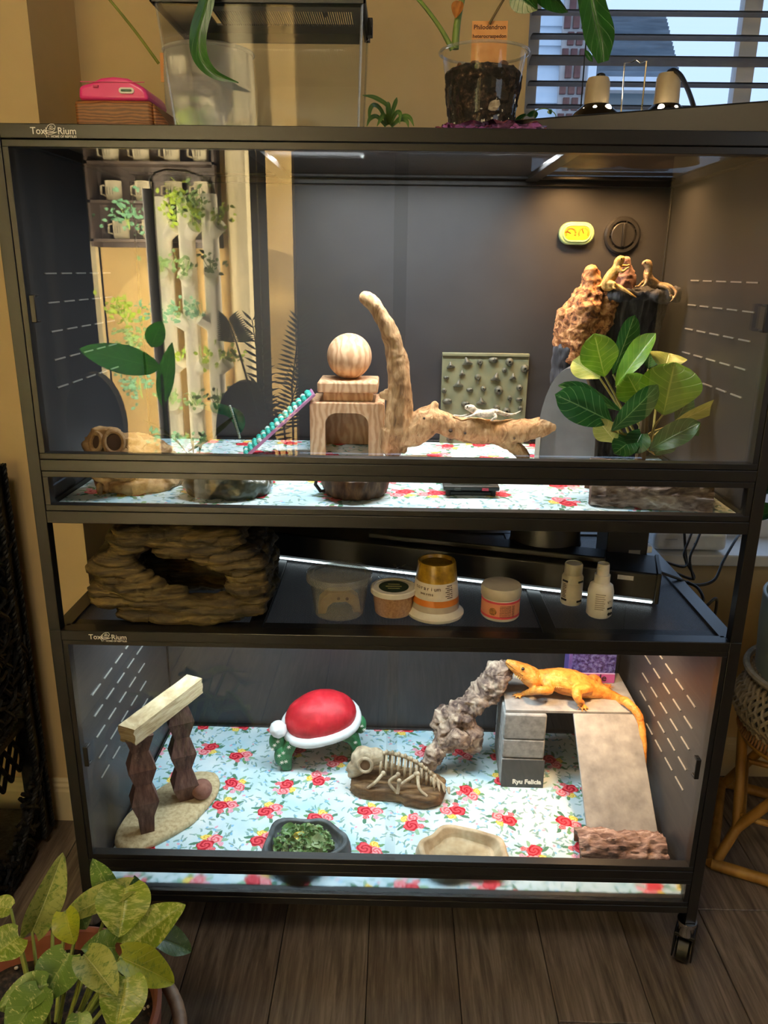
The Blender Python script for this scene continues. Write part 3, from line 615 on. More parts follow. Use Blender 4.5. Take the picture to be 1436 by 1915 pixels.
for p,r in (((.30,.125,UZ+.02),(.075,.060,.034)),((.262,.15,UZ+.018),(.042,.04,.030)),((.355,.14,UZ+.022),(.032,.045,.034)),((.32,.10,UZ+.014),(.045,.032,.024)),((.29,.165,UZ+.035),(.05,.03,.03))): mb.ball(p,r,16,10)
mb.disp(lambda P:np.c_[P[:,0],P[:,1],np.maximum(P[:,2],UZ)])
organic('rock_body',mb,RESR,rk,.003,[((30,30,40),.010,3),((70,70,90),.003,2)],1)
# dark artificial spikes and teal leaf standing in the rock dish
ap=thing('artificial_plant','dark artificial plant with spiky blades and one teal beaded leaf in the rock dish','plant',(.29,.15,UZ+.05))
DKL=mat('dark_plastic_blade','#15201b','#24332b',rough=.4,scale=50); TEAL=mat('teal_blade','#1f4c48','#357a70',rough=.35,scale=40)
def blade(pts,w,m,nm='blade',par=ap):
    q=bez(pts,6); mb=MB(); L=len(q)
    mb.tube([tuple(p) for p in q],[(max(.0004,w*sin(pi*(.08+.92*(1-i/(L-1))))**.7),.0008) for i in range(L)],6,up=(0,1,.2)); return part(nm,mb,m,par,True)
B=lambda x,y,Y_:tuple(AY(x,y,Y_))
blade([B(362,850,.15),B(358,800,.15),B(359,750,.15)],.004,DKL); blade([B(340,835,.15),B(300,800,.15),B(268,786,.14)],.0022,DKL); blade([B(352,845,.14),B(395,815,.13),B(440,778,.12)],.005,DKL)
blade([B(372,850,.16),B(376,825,.16),B(372,808,.16)],.003,DKL); blade([B(350,848,.15),B(325,820,.15),B(290,808,.15)],.0018,DKL)
tl_=blade([B(446,800,.13),B(430,772,.13),B(400,762,.13),B(368,757,.13)],.010,TEAL,'teal_leaf')
blade([B(448,812,.12),B(446,785,.12),B(432,764,.12)],.012,TEAL,'teal_leaf'); bd_=MB()
for k in range(16):
    f=k/15; p=AY(430+22*f-4*f*f,760+58*f,.115); bd_.ball(p,.0024,8,6)
part('bead',bd_,mat('pale_bead','#9fb9b8',rough=.2,scale=20),ap,True)
# gem ladder
lp0=AZ(458,850,UZ+.004); lp1=AY(586,733,.44); dv=(lp1-lp0)
ld=thing('gem_ramp','narrow pink edged ramp set with teal gems leaning on the wooden hide','ramp',lp0)
dn=dv.normalized(); sd_=Vector((.25,-.97,0)); sd_=(sd_-dn*sd_.dot(dn)).normalized(); up_=sd_.cross(dn).normalized()
if up_.z<0: up_=-up_
PURP=mat('mauve_plastic','#a76f9b','#b884ab',rough=.4,scale=40)
MLd=Matrix([[dn[i],sd_[i],up_[i],lp0[i]] for i in range(3)]+[[0,0,0,1]])
part('deck',MB().at(MLd).box(0,dv.length,-.03,.03,-.003,.003),PURP,ld,bev=.001)
gem=None; TQ=mat('teal_gem','#2aa79b','#5fd0c4',rough=.15,scale=90,spec=.8)
for i in range(15):
    for j in (-1,0,1):
        gm=MB().at(MLd@MX(((i+.6)*dv.length/15.5,j*.017,.003))).lathe([(.0072,0),(.0068,.003),(.0035,.007),(0,.0075)],n=8)
        part('gem',gm,TQ if (i+j)%4 else mat('pale_gem','#b7d9d6',rough=.15),ld)
# bone-like resin hide at left
bh=thing('bone_hide','beige resin skeleton hide with ringed sockets in the left front corner','hide',(.12,.16,UZ)); mb=MB()
BONE=multi('tan_resin_bone',[(.25,'#5d4229'),(.45,'#937249'),(.6,'#b5986c'),(.8,'#d3bc92')],30,(1,1,1),.7,.003,50)
for p,r in ((tuple(AY(212,836,.135)),(.024,.03,.030)),(tuple(AY(180,838,.135)),(.020,.025,.026)),(tuple(AY(196,815,.14)),(.022,.022,.016)),((.128,.17,UZ+.012),(.075,.075,.018)),((.085,.14,UZ+.035),(.030,.035,.04)),((.118,.135,UZ+.055),(.036,.04,.045)),((.15,.18,UZ+.04),(.04,.05,.04)),((.12,.20,UZ+.045),(.05,.05,.04)),((.185,.215,UZ+.018),(.05,.045,.022))): mb.ball(p,r,16,10)
mb.disp(lambda P:np.c_[P[:,0],P[:,1],np.maximum(P[:,2],UZ)])
organic('bone_body',mb,BONE,bh,.003,[((26,26,70),.009,3,True),((70,70,120),.005,3)],1)
for (px,py,Y_,r,rz) in ((213,827,.10,.0165,.5),(180,827,.105,.0135,-.5)):
    c_=AY(px,py,Y_); M_=MX(c_,pi/2-.25,0,rz); part('eye_socket',MB().at(M_).tube([(r*cos(a),r*1.15*sin(a),0) for a in [2*pi*k/20 for k in range(20)]],.0042,8,closed=True),BONE,bh,True)
    part('socket_hollow',MB().at(M_).ball((0,0,-.003),(r,r*1.1,.004),14,8),mat('socket_brown','#4a3524',rough=.9),bh,True)
for k in range(7):
    a=AY(247+9*k,868-3*k,.12+.02*k); mb=MB(); ctube(mb,[(a.x-.01,a.y,a.z+.035-.003*k,.004),(a.x+.004,a.y-.012,a.z+.022,.0052),(a.x+.012,a.y-.01,UZ+.006,.004)],8,4); part('rib',mb,BONE,bh,True)
for k in range(7):
    a=AZ(186+14*k,924-3.2*k,UZ+.003); part('tooth',MB().ball((a.x,a.y+.003,UZ+.012),(.0058,.007,.012),10,8),BONE,bh,True)
# half log (bark) at right front
def halflog(name,label,c,L,R,rz,m,z0,group=None,arc=(0,pi),inner=None,seed=0,tilt=0,wall=.009,rough=.006,squash=1.0,dz=0):
    t_=thing(name,label,'log hide',(c[0],c[1],z0)); M_=MX((c[0],c[1],z0+dz),0,tilt,rz)
    nu,nv=70,46
    def fn(u,v):
        a=arc[0]+(arc[1]-arc[0])*v; x=(u-.5)*L+.006*float(vn([[v*9,seed,u*0]])[0]) if u in(0,1) else (u-.5)*L
        q=np.array([[x*34,a*R*75,seed*5.1]]); q2=np.array([[x*80,a*R*190,seed*3.]])
        d=rough*(1.3*float(fbm(q,3,seed,True)[0])+.55*float(vn(q2)[0])); r=R+d
        return (x,-r*cos(a),r*squash*sin(a))
    part('bark_shell',MB().at(M_).grid(fn,nu,nv),m,t_,True,80)
    fi=lambda u,v:((u-.5)*L*.995,-(R-wall)*cos(arc[0]+(arc[1]-arc[0])*v),(R-wall)*squash*sin(arc[0]+(arc[1]-arc[0])*v))
    part('inner_wall',MB().at(M_).grid(fi,2,24),inner or mat('log_inner','#6a4a38','#7f5a45',rough=.9,scale=40),t_,True)
    eg=MB().at(M_)
    for e in (0,1): eg.grid(lambda u,v,e=e:tuple(Vector(fn(e,u))*(1-v)+Vector(fi(e,u))*v),46,1)
    for e in (0,1): eg.grid(lambda u,v,e=e:tuple(Vector(fn(u,e))*(1-v)+Vector(fi(u,e))*v),40,1)
    part('cut_edge',eg,mat('bark_cut_edge','#4a3a33','#6b5547',rough=.9,scale=90),t_); return t_
halflog('bark_log','grey brown bark half log under the leafy plant in the upper terrarium',(1.062,.128),.205,.062,-.16,BARK,UZ,seed=3,rough=.007,squash=1.0)
solo('brown_block',MB().lathe([(.012,0),(.0125,.02),(.012,.045),(0,.046)],(1.152,.118,UZ),14),mat('rust_brown','#7a4a2e','#8a5636',rough=.8,scale=40),'small rust brown peg standing at the right end of the bark log','peg',(1.152,.118,UZ),True,40)
# grey arched hide
GREY=mat('grey_matt_plastic','#5c5f63','#66696d',rough=.45,scale=30,bump=.0002)
gh=thing('grey_hide','smooth grey arched plastic hide behind the driftwood tip','hide',(.975,.47,UZ))
def arch_shell(w,h,t,n=18):
    o=[(w/2*cos(a),h*sin(a)**.8) for a in [pi*k/n for k in range(n+1)]]; i=[((w/2-t)*cos(a),(h-t)*sin(a)**.8) for a in [pi*k/n for k in range(n,-1,-1)]]; return o+i
part('arch_shell',MB().at(MX((.985,.43,UZ),0,0,-.35)).prism(arch_shell(.125,.205,.006),-.05,.055),GREY,gh,True,30); [part('end_wall',MB().at(MX((.985,.43,UZ),0,0,-.35)).prism([p for p in arch_shell(.125,.205,.006)[:19]],a_,a_+.004),GREY,gh,True,30) for a_ in (.051,-.0505)]
ge=MB().at(MX((.985,.43,UZ),0,0,-.35)); ge.box(-.062,-.052,-.0565,-.0505,0,.062); part('pale_rim',ge,mat('pale_grey_rim','#b9b7b0',rough=.4),gh,True)
# basking tower
bt=thing('basking_tower','dark bark basking tower with orange cork spire and flat shelf against the back right corner','basking tower',(1.08,.48,UZ)); mb=MB()
ctube(mb,[(1.10,.50,UZ,.055),(1.10,.50,1.10,.052),(1.105,.50,1.22,.055),(1.11,.50,1.29,.062),(1.11,.50,1.312,.066)],18)
mb.cbox((1.113,.485,1.308),(.135,.12,.014)); ctube(mb,[(1.055,.48,UZ,.04),(1.06,.48,1.10,.03),(1.06,.48,1.2,.03)],12); ctube(mb,[(1.15,.50,UZ,.03),(1.14,.50,1.15,.025),(1.15,.49,1.30,.03)],12)
organic('dark_trunk',mb,BARKB,bt,.0042,[((40,40,9),.012,3,True),((90,90,25),.005,2)],1)
mb=MB(); ctube(mb,[(.995,.47,UZ,.035),(.990,.47,1.05,.034),(.985,.468,1.15,.036),(.985,.465,1.20,.036)],14); organic('lower_bark',mb,BARKB,bt,.004,[((45,45,12),.010,3,True),((90,90,30),.004,2)],1)
mb=MB(); ctube(mb,[(.985,.463,1.17,.034),(.985,.462,1.22,.038),(.99,.46,1.25,.036),(1.005,.458,1.285,.036),(1.012,.458,1.32,.020),(1.008,.458,1.358,.007)],14); ctube(mb,[(.965,.455,1.24,.016),(.955,.452,1.275,.007)],8); ctube(mb,[(1.02,.458,1.20,.022),(1.04,.458,1.29,.022),(1.045,.458,1.312,.014)],10)
ctube(mb,[(1.005,.45,1.17,.02),(1.00,.448,1.12,.008)],8)
organic('orange_cork',mb,ORBARK,bt,.0028,[((20,20,20),.010,3,True),((60,60,60),.006,3),((190,190,190),.0025,2)],0)
mb=MB(); ctube(mb,[(1.085,.475,1.31,.022),(1.085,.475,1.34,.017),(1.082,.472,1.362,.010),(1.08,.47,1.378,.005)],12); organic('cork_knob',mb,multi('mauve_cork',[(.3,'#4e3631'),(.5,'#8a6a5e'),(.75,'#c79d83')],60,None,.85,.004),bt,.003,[((60,60,60),.008,3,True)],0)
# leafy plant
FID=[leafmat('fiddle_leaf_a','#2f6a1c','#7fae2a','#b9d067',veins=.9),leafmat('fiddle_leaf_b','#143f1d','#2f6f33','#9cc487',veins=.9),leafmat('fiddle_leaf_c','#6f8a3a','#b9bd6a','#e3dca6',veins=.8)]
fp=thing('fiddle_leaf_plant','bushy artificial plant with big glossy green leaves beside the right wall','plant',(1.10,.27,UZ))
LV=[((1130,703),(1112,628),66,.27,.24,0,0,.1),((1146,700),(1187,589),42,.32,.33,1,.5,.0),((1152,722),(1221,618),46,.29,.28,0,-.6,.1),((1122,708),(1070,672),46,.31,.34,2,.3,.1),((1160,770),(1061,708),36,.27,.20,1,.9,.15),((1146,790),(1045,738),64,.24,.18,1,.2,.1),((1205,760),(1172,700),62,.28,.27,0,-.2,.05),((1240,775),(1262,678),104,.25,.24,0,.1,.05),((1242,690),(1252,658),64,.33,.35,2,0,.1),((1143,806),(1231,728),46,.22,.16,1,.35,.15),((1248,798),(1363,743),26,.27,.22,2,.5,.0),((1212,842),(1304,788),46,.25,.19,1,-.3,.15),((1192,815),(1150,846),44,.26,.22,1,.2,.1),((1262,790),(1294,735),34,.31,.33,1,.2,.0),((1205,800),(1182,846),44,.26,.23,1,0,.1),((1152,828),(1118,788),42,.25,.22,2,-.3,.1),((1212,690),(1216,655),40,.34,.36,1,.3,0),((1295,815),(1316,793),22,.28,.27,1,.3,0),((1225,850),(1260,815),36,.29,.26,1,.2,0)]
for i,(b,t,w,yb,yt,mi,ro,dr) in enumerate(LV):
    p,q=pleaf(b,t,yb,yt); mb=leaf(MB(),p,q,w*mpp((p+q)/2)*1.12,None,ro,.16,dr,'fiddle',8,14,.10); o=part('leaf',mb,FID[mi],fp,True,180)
    st=MB(); base=Vector((1.09+.02*sin(i),.26,UZ+.07)); ctube(st,[(*base,.0026),(*((base+p)/2+Vector((0,.01,.004))),.0024),(*p,.0018)],6,4); part('stem',st,mat('leaf_stem','#7d7a3c','#96924e',rough=.6),fp,True)
mb=MB(); ctube(mb,[(1.09,.26,UZ,.012),(1.09,.26,UZ+.10,.009),(1.088,.262,1.12,.006)],8); part('trunk',mb,mat('plant_trunk','#5a4a30',rough=.8),fp,True)
# ================================================================ LIZARDS
EYE=mat('lizard_eye','#1a0f08',rough=.1,coat=.6)
def lizard(name,label,m,spine,limbs,eyes,vox,loc,up=(0,0,1),toe=.010,tr=.0013,spikes=None,disp=((120,.0006),),spm=None,eyer=.0035,mouth=None):
    t_=thing(name,label,'lizard',loc); mb=MB(); etube(mb,spine,16,5,up)
    for lb in limbs:
        pts=lb[0]; ctube(mb,pts,10,5); h=Vector(pts[-1][:3]); fd=Vector(lb[1]).normalized(); upv=Vector(lb[2]) if len(lb)>2 else Vector((0,0,1)); sd=fd.cross(upv).normalized(); s=lb[3] if len(lb)>3 else 1
        for k,(a,l) in enumerate(((-.85,.7),(-.42,.95),(0,1.1),(.40,1.0),(.9,.7))):
            d=fd*cos(a)+sd*sin(a); p=h+d*toe*l*s; mb.tube([tuple(h),tuple(h+d*toe*l*s*.5+upv*tr*.9),tuple(p-upv*tr*.3)],[tr*1.4,tr*1.15,tr*.7],7)
    b=organic('body',mb,m,t_,vox,disp,1)
    for e in eyes: part('eye',MB().ball(e,eyer,10,8),EYE,t_,True)
    if mouth: part('mouth_line',MB().tube(mouth,.0009,6),mat('mouth_dark','#6b3a14',rough=.6),t_,True)
    if spikes:
        sp=MB()
        for p,d,l,r in spikes: p=Vector(p); sp.tube([p,p+Vector(d).normalized()*l],[r,r*.1],6)
        part('beard_spines',sp,spm or m,t_,True)
    return t_
def scalemat(name,stops,scale,sc2=420,bump=.0005,rough=.5):
    t=NT(name); v=t.obj(); f=t.noise(v,scale,4,.6,.8); vo=t.n('ShaderNodeTexVoronoi'); t.set(vo,'Vector',v); t.set(vo,'Scale',sc2)
    base=t.ramp(f,[(p,H(c)) for p,c in stops]); base=t.mix(t.math('MULTIPLY',vo.outputs[0],.35),base,t.ramp(f,[(0,H(stops[-1][1])),(1,H(stops[-1][1]))]))
    return t.fin(t.bsdf(base,rough,bump=vo.outputs[0],bdist=bump,bstr=.7,sss=.05))
ORANGE=scalemat('orange_dragon_skin',[(.32,'#b0560f'),(.45,'#d67e24'),(.56,'#e2953a'),(.70,'#e9b560')],48)
def V(px,py,Y_): return AY(px,py,Y_)
def sp(*rows): return [(*V(px,py,Y_),w,h) for px,py,Y_,w,h in rows]
zt=.3705
# --- big orange dragon on the slate
spine=sp((947,1236,.425,.004,.005),(955,1242,.426,.012,.011),(968,1249,.428,.020,.016),(984,1259,.430,.028,.022),(998,1268,.431,.030,.024),(1012,1269,.432,.022,.021),(1030,1270,.434,.029,.026),(1060,1275,.438,.038,.031),(1090,1283,.440,.034,.028),(1112,1290,.440,.024,.021),(1133,1297,.437,.017,.016),(1158,1309,.425,.0135,.0125))
spine+=[(1.165,.385,zt+.012,.011,.011),(1.184,.352,zt-.002,.009,.0095),(1.1895,.322,zt-.042,.0075,.008),(1.190,.296,zt-.085,.005,.005),(1.189,.282,zt-.118,.0015,.002)]
F=lambda px,py:AZ(px,py,zt+.003)
def P4(v,r): return (v[0],v[1],v[2],r)
ft=F(976,1300); rf=F(1089,1318); ff=AZ(1128,1283,zt+.003)
limbs=[([P4(V(1024,1277,.415),.015),P4(V(1026,1290,.395),.012),P4(V(1008,1294,.385)+Vector((0,0,.004)),.010),P4(ft+Vector((.008,.004,.004)),.0065),P4(ft,.005)],(-1,-.15,-.05),(0,0,1),1.6),
 ([P4(V(1100,1288,.415),.017),P4(V(1079,1297,.385)+Vector((0,0,.004)),.0135),P4(V(1083,1311,.372),.0085),P4(rf+Vector((0,.004,.003)),.006),P4(rf,.005)],(-.25,-1,-.05),(0,0,1),1.7),
 ([P4(V(1100,1278,.465),.016),P4(V(1112,1270,.49),.013),P4(AZ(1122,1281,zt+.008),.008),P4(ff,.005)],(1,-.1,0),(0,0,1),1.7),
 ([P4(V(1024,1268,.455),.014),P4((.99,.50,zt+.022),.011),P4((.965,.515,zt+.008),.008),P4((.95,.52,zt+.003),.005)],(-1,.3,0),(0,0,1),1.6)]
sk=[]
for k in range(13):
    f=k/12; p=V(963+46*f,1262+8*sin(f*3),.412); sk.append((p,(-.2,-.6,-.75+.2*(k%2)),.007,.0014))
for k in range(24):
    f=k/23; p=V(1030+75*f,1284+9*f-3*sin(f*3),.403+.006*f); sk.append((p,(.2,-.8,-.1),.006,.0012))
lizard('bearded_dragon','large bright orange bearded dragon sprawled on the slate platform',ORANGE,spine,limbs,[V(978,1251,.4075)],.0024,(1.03,.43,zt),toe=.016,tr=.0021,spikes=sk,spm=mat('pale_spines','#d9b25c','#e3c078',rough=.5),disp=((70,.0016),(240,.0007,2)),eyer=.0042,mouth=[V(945,1239,.417),V(956,1247,.4135),V(968,1256,.4105),V(978,1264,.4065)])
# --- grey juvenile on the driftwood
GREYD=scalemat('grey_dragon_skin',[(.36,'#4e463c'),(.46,'#a59a86'),(.6,'#d9d0bd'),(.75,'#efe7d6')],95)
y0=.394
s2=sp((869,762,y0,.002,.003),(874,762,y0,.007,.006),(882,764,y0,.009,.008),(889,769,y0,.0075,.007),(900,773,y0,.011,.008),(913,773,y0,.011,.008),(925,770,y0,.008,.0065),(935,771,y0+.004,.0045,.004),(950,775,y0+.01,.0032,.003),(963,774,y0+.014,.0022,.0022),(974,768,y0+.018,.0008,.0009))
l2=[([P4(V(893,772,y0-.006),.004),P4(V(884,777,y0-.012),.0032),P4(V(874,780,y0-.012),.0022)],(-1,0,-.2)),([P4(V(922,773,y0-.005),.0042),P4(V(928,780,y0-.011),.003),P4(V(921,783,y0-.013),.002)],(-.4,-.4,-1),(0,-1,.3)),([P4(V(893,770,y0+.008),.004),P4(V(866,778,y0+.004),.0025),P4(V(852,777,y0+.004),.0018)],(-1,0,0)),([P4(V(926,771,y0+.008),.004),P4(V(940,775,y0+.014),.003),P4(V(948,779,y0+.012),.002)],(1,0,-.2))]
lizard('bearded_dragon','small grey patterned bearded dragon lying on the driftwood limb',GREYD,s2,l2,[V(874,761,y0-.0068)],.0014,(.80,.39,1.04),toe=.007,tr=.0009,disp=((300,.0004,2),),eyer=.0016)
# --- two juveniles up on the basking tower
YEL=scalemat('yellow_dragon_skin',[(.34,'#7d5a22'),(.5,'#b88d42'),(.7,'#d9b878')],90); TAN=scalemat('tan_dragon_skin',[(.36,'#4a3a2c'),(.5,'#8f7555'),(.68,'#c4a981')],100)
y0=.435
s3=sp((1168,481,y0,.002,.003),(1163,484,y0,.008,.007),(1157,490,y0,.010,.008),(1153,499,y0,.008,.008),(1146,512,y0,.012,.010),(1138,524,y0,.0125,.011),(1131,534,y0,.009,.010),(1138,539,y0-.004,.0065,.006),(1152,534,y0-.010,.0045,.0045),(1166,541,y0-.022,.0035,.0035),(1180,550,y0-.03,.0025,.0025),(1191,557,y0-.034,.0008,.0009))
l3=[([P4(V(1156,500,y0-.006),.0045),P4(V(1163,508,y0-.010),.0035),P4(V(1172,502,y0-.008),.0022)],(1,0,.5)),([P4(V(1140,530,y0-.009),.006),P4(V(1149,531,y0-.018),.004),P4(V(1146,539,y0-.018),.0025)],(.6,-.6,-.1)),([P4(V(1134,530,y0+.008),.006),P4(V(1126,532,y0+.006),.004),P4(V(1122,535,y0),.0025)],(-1,-.2,-.2)),([P4(V(1152,498,y0+.006),.0045),P4(V(1166,497,y0+.010),.003),P4(V(1173,497,y0+.010),.002)],(1,0,.4))]
lizard('bearded_dragon','yellow bearded dragon rearing up against the cork knob of the basking tower',YEL,s3,l3,[V(1162,484,y0-.0075)],.0016,(1.07,.43,1.32),up=(0,-1,0),toe=.008,tr=.001,disp=((250,.0004,2),),eyer=.0017)
y0=.440
s4=sp((1200,494,y0,.002,.003),(1205,493,y0,.007,.006),(1211,494,y0,.009,.008),(1213,502,y0,.0075,.008),(1211,513,y0,.009,.009),(1215,524,y0,.010,.010),(1224,531,y0,.010,.008),(1234,534,y0,.0075,.006),(1246,533,y0-.004,.0045,.0045),(1257,538,y0-.012,.0035,.0035),(1264,548,y0-.02,.0028,.0028),(1259,558,y0-.024,.002,.002),(1252,566,y0-.026,.0008,.0008))
l4=[([P4(V(1209,512,y0-.007),.005),P4(V(1209,526,y0-.012),.0038),P4(V(1203,535,y0-.014),.0024)],(-1,-.3,-.1)),([P4(V(1216,514,y0+.004),.005),P4(V(1197,533,y0+.004),.003),P4(V(1192,536,y0),.0022)],(-1,-.2,0)),([P4(V(1232,533,y0-.006),.005),P4(V(1248,538,y0-.016),.0035),P4(V(1254,550,y0-.02),.002)],(.1,-.3,-1),(0,-1,.2)),([P4(V(1230,532,y0+.006),.005),P4(V(1240,531,y0+.012),.0035),P4(V(1246,536,y0+.014),.002)],(1,.2,-.1))]
lizard('bearded_dragon','tan bearded dragon sitting upright at the right edge of the basking tower',TAN,s4,l4,[V(1206,491,y0-.0068)],.0016,(1.13,.44,1.32),up=(0,-1,0),toe=.008,tr=.001,disp=((250,.0004,2),),eyer=.0017)
# ================================================================ MIDDLE SHELF
ROCK=multi('olive_slate_resin',[(.30,'#14100a'),(.42,'#2f2613'),(.55,'#4a3d1e'),(.68,'#6b5b32'),(.82,'#94855a')],20,(.55,.55,3.4),.7,.004,34,7,.9)
rh=thing('rock_hide','layered olive brown rock hide with a dark window opening on the mesh shelf','hide',(.215,.12,MZ)); mb=MB(); rr=random.Random(11)
# opening centre in front plane
for lay in range(11):
    z=MZ+.008+lay*.0145; f=lay/10
    xl=.085+.012*sin(lay*1.7)+(.045*max(0,f-.55)/.45)**1; xr=.352-.012*cos(lay*2.1)-.045*max(0,f-.72)/.28-.012*f
    if lay<2: xl+=.035-.012*lay; xr-=.03-.02*lay
    n=9
    for side in range(4):
        for i in range(n):
            u=(i+.5)/n
            if side==0: p=Vector((xl+(xr-xl)*u,.055+.02*abs(u-.5)+rr.uniform(-.006,.006),z)); d=(.034,.024,.0105)
            elif side==1: p=Vector((xl+(xr-xl)*u,.215+rr.uniform(-.008,.008),z)); d=(.034,.022,.0105)
            elif side==2: p=Vector((xl+rr.uniform(-.004,.004),.06+.15*u,z)); d=(.024,.022,.0125)
            else: p=Vector((xr+rr.uniform(-.004,.004),.06+.15*u,z)); d=(.024,.022,.0125)
            if side==0:
                ox=(p.x-.228)/.098; oz=(z-(MZ+.092-.22*(p.x-.228)))/.042
                if abs(ox)**3+abs(oz)**3<1.0: continue
            mb.ball(p,d,10,6)
for i in range(7):
    for j in range(5): mb.ball((.135+.03*i,.06+.036*j,MZ+.158+rr.uniform(0,.012)),(.028,.028,.012),10,6)
mb.disp(lambda P:np.c_[P[:,0],P[:,1],np.maximum(P[:,2],MZ)])
organic('rock_shell',mb,ROCK,rh,.0032,[((12,12,130),.008,3,True),((26,26,60),.005,3),((40,40,300),.003,2)],0)
# containers
def cup(name,label,cat,c,prof,m,n=48): 
    t_=thing(name,label,cat,c); part('body',MB().lathe(prof,c,n),m,t_,True,50); return t_
c1=Vector((.507,.105,MZ)); dc=cup('deli_cup','clear lidded deli cup with a tan worm hide inside on the mesh shelf','cup',c1,[(.045,.001),(.0465,.0),(.056,.072),(.0585,.074),(.0585,.070),(.0550,.069),(.0455,.002),(.0,.002)],CLOUDY)
part('lid',MB().lathe([(.0,.0765),(.048,.0765),(.050,.079),(.060,.080),(.0615,.077),(.0615,.066),(.0600,.066),(.0600,.074),(.0,.0745)],c1,48),CLOUDY,dc,True,40)
tp=thing('worm_hide','tan arched cardboard piece inside the deli cup','hide piece',c1+Vector((0,0,.003))); mb=MB().at(MX(c1+Vector((0,-.004,.0025)),0,0,.15))
mb.prism([(-.040,0),(-.036,.028),(-.020,.042),(.020,.042),(.036,.028),(.040,0),(.026,0),(.022,.014),(.012,.022),(-.012,.022),(-.022,.014),(-.026,0)],-.014,.014); part('arch',mb,mat('tan_card','#c39f6b','#d1b07e',rough=.8,scale=40,bump=.0006),tp,bev=.002)
for k in range(3): part('hole_mark',MB().at(MX(c1+Vector((-.016+.016*k,-.019,.033)),pi/2)).lathe([(.003,0),(.003,.0012),(0,.0012)],n=10),mat('card_hole','#7a5a33',rough=.9),tp)
c2=Vector((.609,.107,MZ)); pc=cup('portion_cup','small tub of brown grain under a lid with dark green label','tub',c2,[(.033,0),(.035,.002),(.0395,.042),(.0412,.044),(.0,.044)],mat('grain_filled_tub','#a8794f','#c79a6d',rough=.35,scale=240,bump=.0003))
l_=part('lid',MB().lathe([(.0415,.041),(.0435,.042),(.0435,.050),(.041,.052),(.037,.0515),(.036,.050),(.0,.050)],c2,48),CREAM,pc,True,40); part('label',MB().lathe([(.028,.0502),(.028,.0508),(.0,.0508)],c2,40),mat('dark_green_label','#1f2a1a','#2c3923',rough=.5,scale=60),l_)
for k in range(3): part('label_lines',MB().cbox(c2+Vector((0,.010-.010*k,.0510)),(.030-.008*abs(k-1),.0022,.0004)),mat('gold_print','#8f8a5a',rough=.5),l_)
cr=thing('plastic_ring','curled loop of clear plastic standing behind the small tub','ring',(.615,.17,MZ)); mb=MB()
for dx,rz in ((-.010,.3),(.016,-.55)): mb.at(MX((.615+dx,.170,MZ+.034),0,0,rz)).grid(lambda u,v:(.028*cos(2*pi*u),-.007+.014*v,.034*sin(2*pi*u)),36,1,True)
part('loop',mb,PLAST,cr,True,180)
c3=Vector((.688,.105,MZ)); ic=cup('worm_cup','tall upside-down food cup with white label and mustard base','cup',c3,[(.052,0),(.0535,.003),(.0535,.006),(.050,.008),(.0445,.016),(.0,.016)],CREAM)
pr=lambda z:.0445-.0095*(z-.016)/.089
part('wall',MB().lathe([(pr(.016),.016),(pr(.028),.028)],c3,48),mat('cloudy_cup_wall','#a79c8b',rough=.3),ic,True); part('orange_band',MB().lathe([(pr(.028)+.0003,.028),(pr(.040)+.0003,.040)],c3,48),mat('orange_print','#c0702b',rough=.4),ic,True)
part('label_band',MB().lathe([(pr(.040)+.0004,.040),(pr(.072)+.0004,.072)],c3,48),mat('off_white_label','#cfc4ae',rough=.5),ic,True); part('mustard_wall',MB().lathe([(pr(.072),.072),(pr(.102),.102),(.034,.106),(.031,.106),(.029,.100),(0,.100)],c3,48),multi('mustard_window',[(.3,'#4a3a12'),(.5,'#8a6a1a'),(.7,'#b8932f')],30,None,.3,.0003),ic,True,40)
def onring(c,r,z,ang): return MX((c.x+r*sin(ang),c.y-r*cos(ang),c.z+z),pi/2,0,ang)
tm=mat('brown_print','#4a2e1c',rough=.6)
for s_,z,a,sz in (('torarium',.0600,-.42,.0105),('worms',.0505,-.40,.0085)):
    L=len(s_)
    for i,ch in enumerate(s_): text('lettering',ch,sz,onring(c3,pr(z)+.0010,z,a+(i-L/2)*.62*sz/.04),tm,ic,.0001)
for k in range(7):
    for j in range(5): a=.42+.075*j; z=.068-.0038*k; part('small_print',MB().at(onring(c3,pr(z)+.0006,z,a)).box(-.0014,.0014,-.0007,.0007,0,.0003),tm,ic) if (k*3+j)%6 else None
c4=Vector((.809,.100,MZ)); jr=cup('supplement_jar','squat white jar with pink printed label on the mesh shelf','jar',c4,[(.033,0),(.0355,.003),(.0355,.040),(.033,.043),(.0,.043)],CREAM)
part('label',MB().lathe([(.0358,.006),(.0358,.039)],c4,48),mat('pink_orange_label','#d98a66','#e0986f',rough=.45,scale=30),jr,True); part('cap',MB().lathe([(.0365,.042),(.0375,.044),(.0375,.059),(.0355,.0625),(.0,.063)],c4,48),mat('beige_cap','#b5aa92','#bdb29b',rough=.45,scale=60),jr,True,40)
for z in (.007,.0355): part('pink_stripe',MB().lathe([(.0360,z),(.0360,z+.004)],c4,48),mat('pink_print','#c8444f',rough=.45),jr,True)
for k in range(9):
    z=.032-.0026*k; mb=MB()
    for j in range(9): mb.at(onring(c4,.0361,z,-.12+.085*j+(.05 if j>6 else 0))).box(-.0013 if (j+k)%4 else -.0008,.0013,-.0005,.0005,0,.0003)
    part('small_print',mb,tm,jr)
part('label_picture',MB().at(onring(c4,.0360,.020,-.52)).lathe([(.0075,0),(.007,.0006),(0,.0007)],n=20),mat('lizard_picture','#b97a3d','#5a3a22',rough=.5,scale=300),jr)
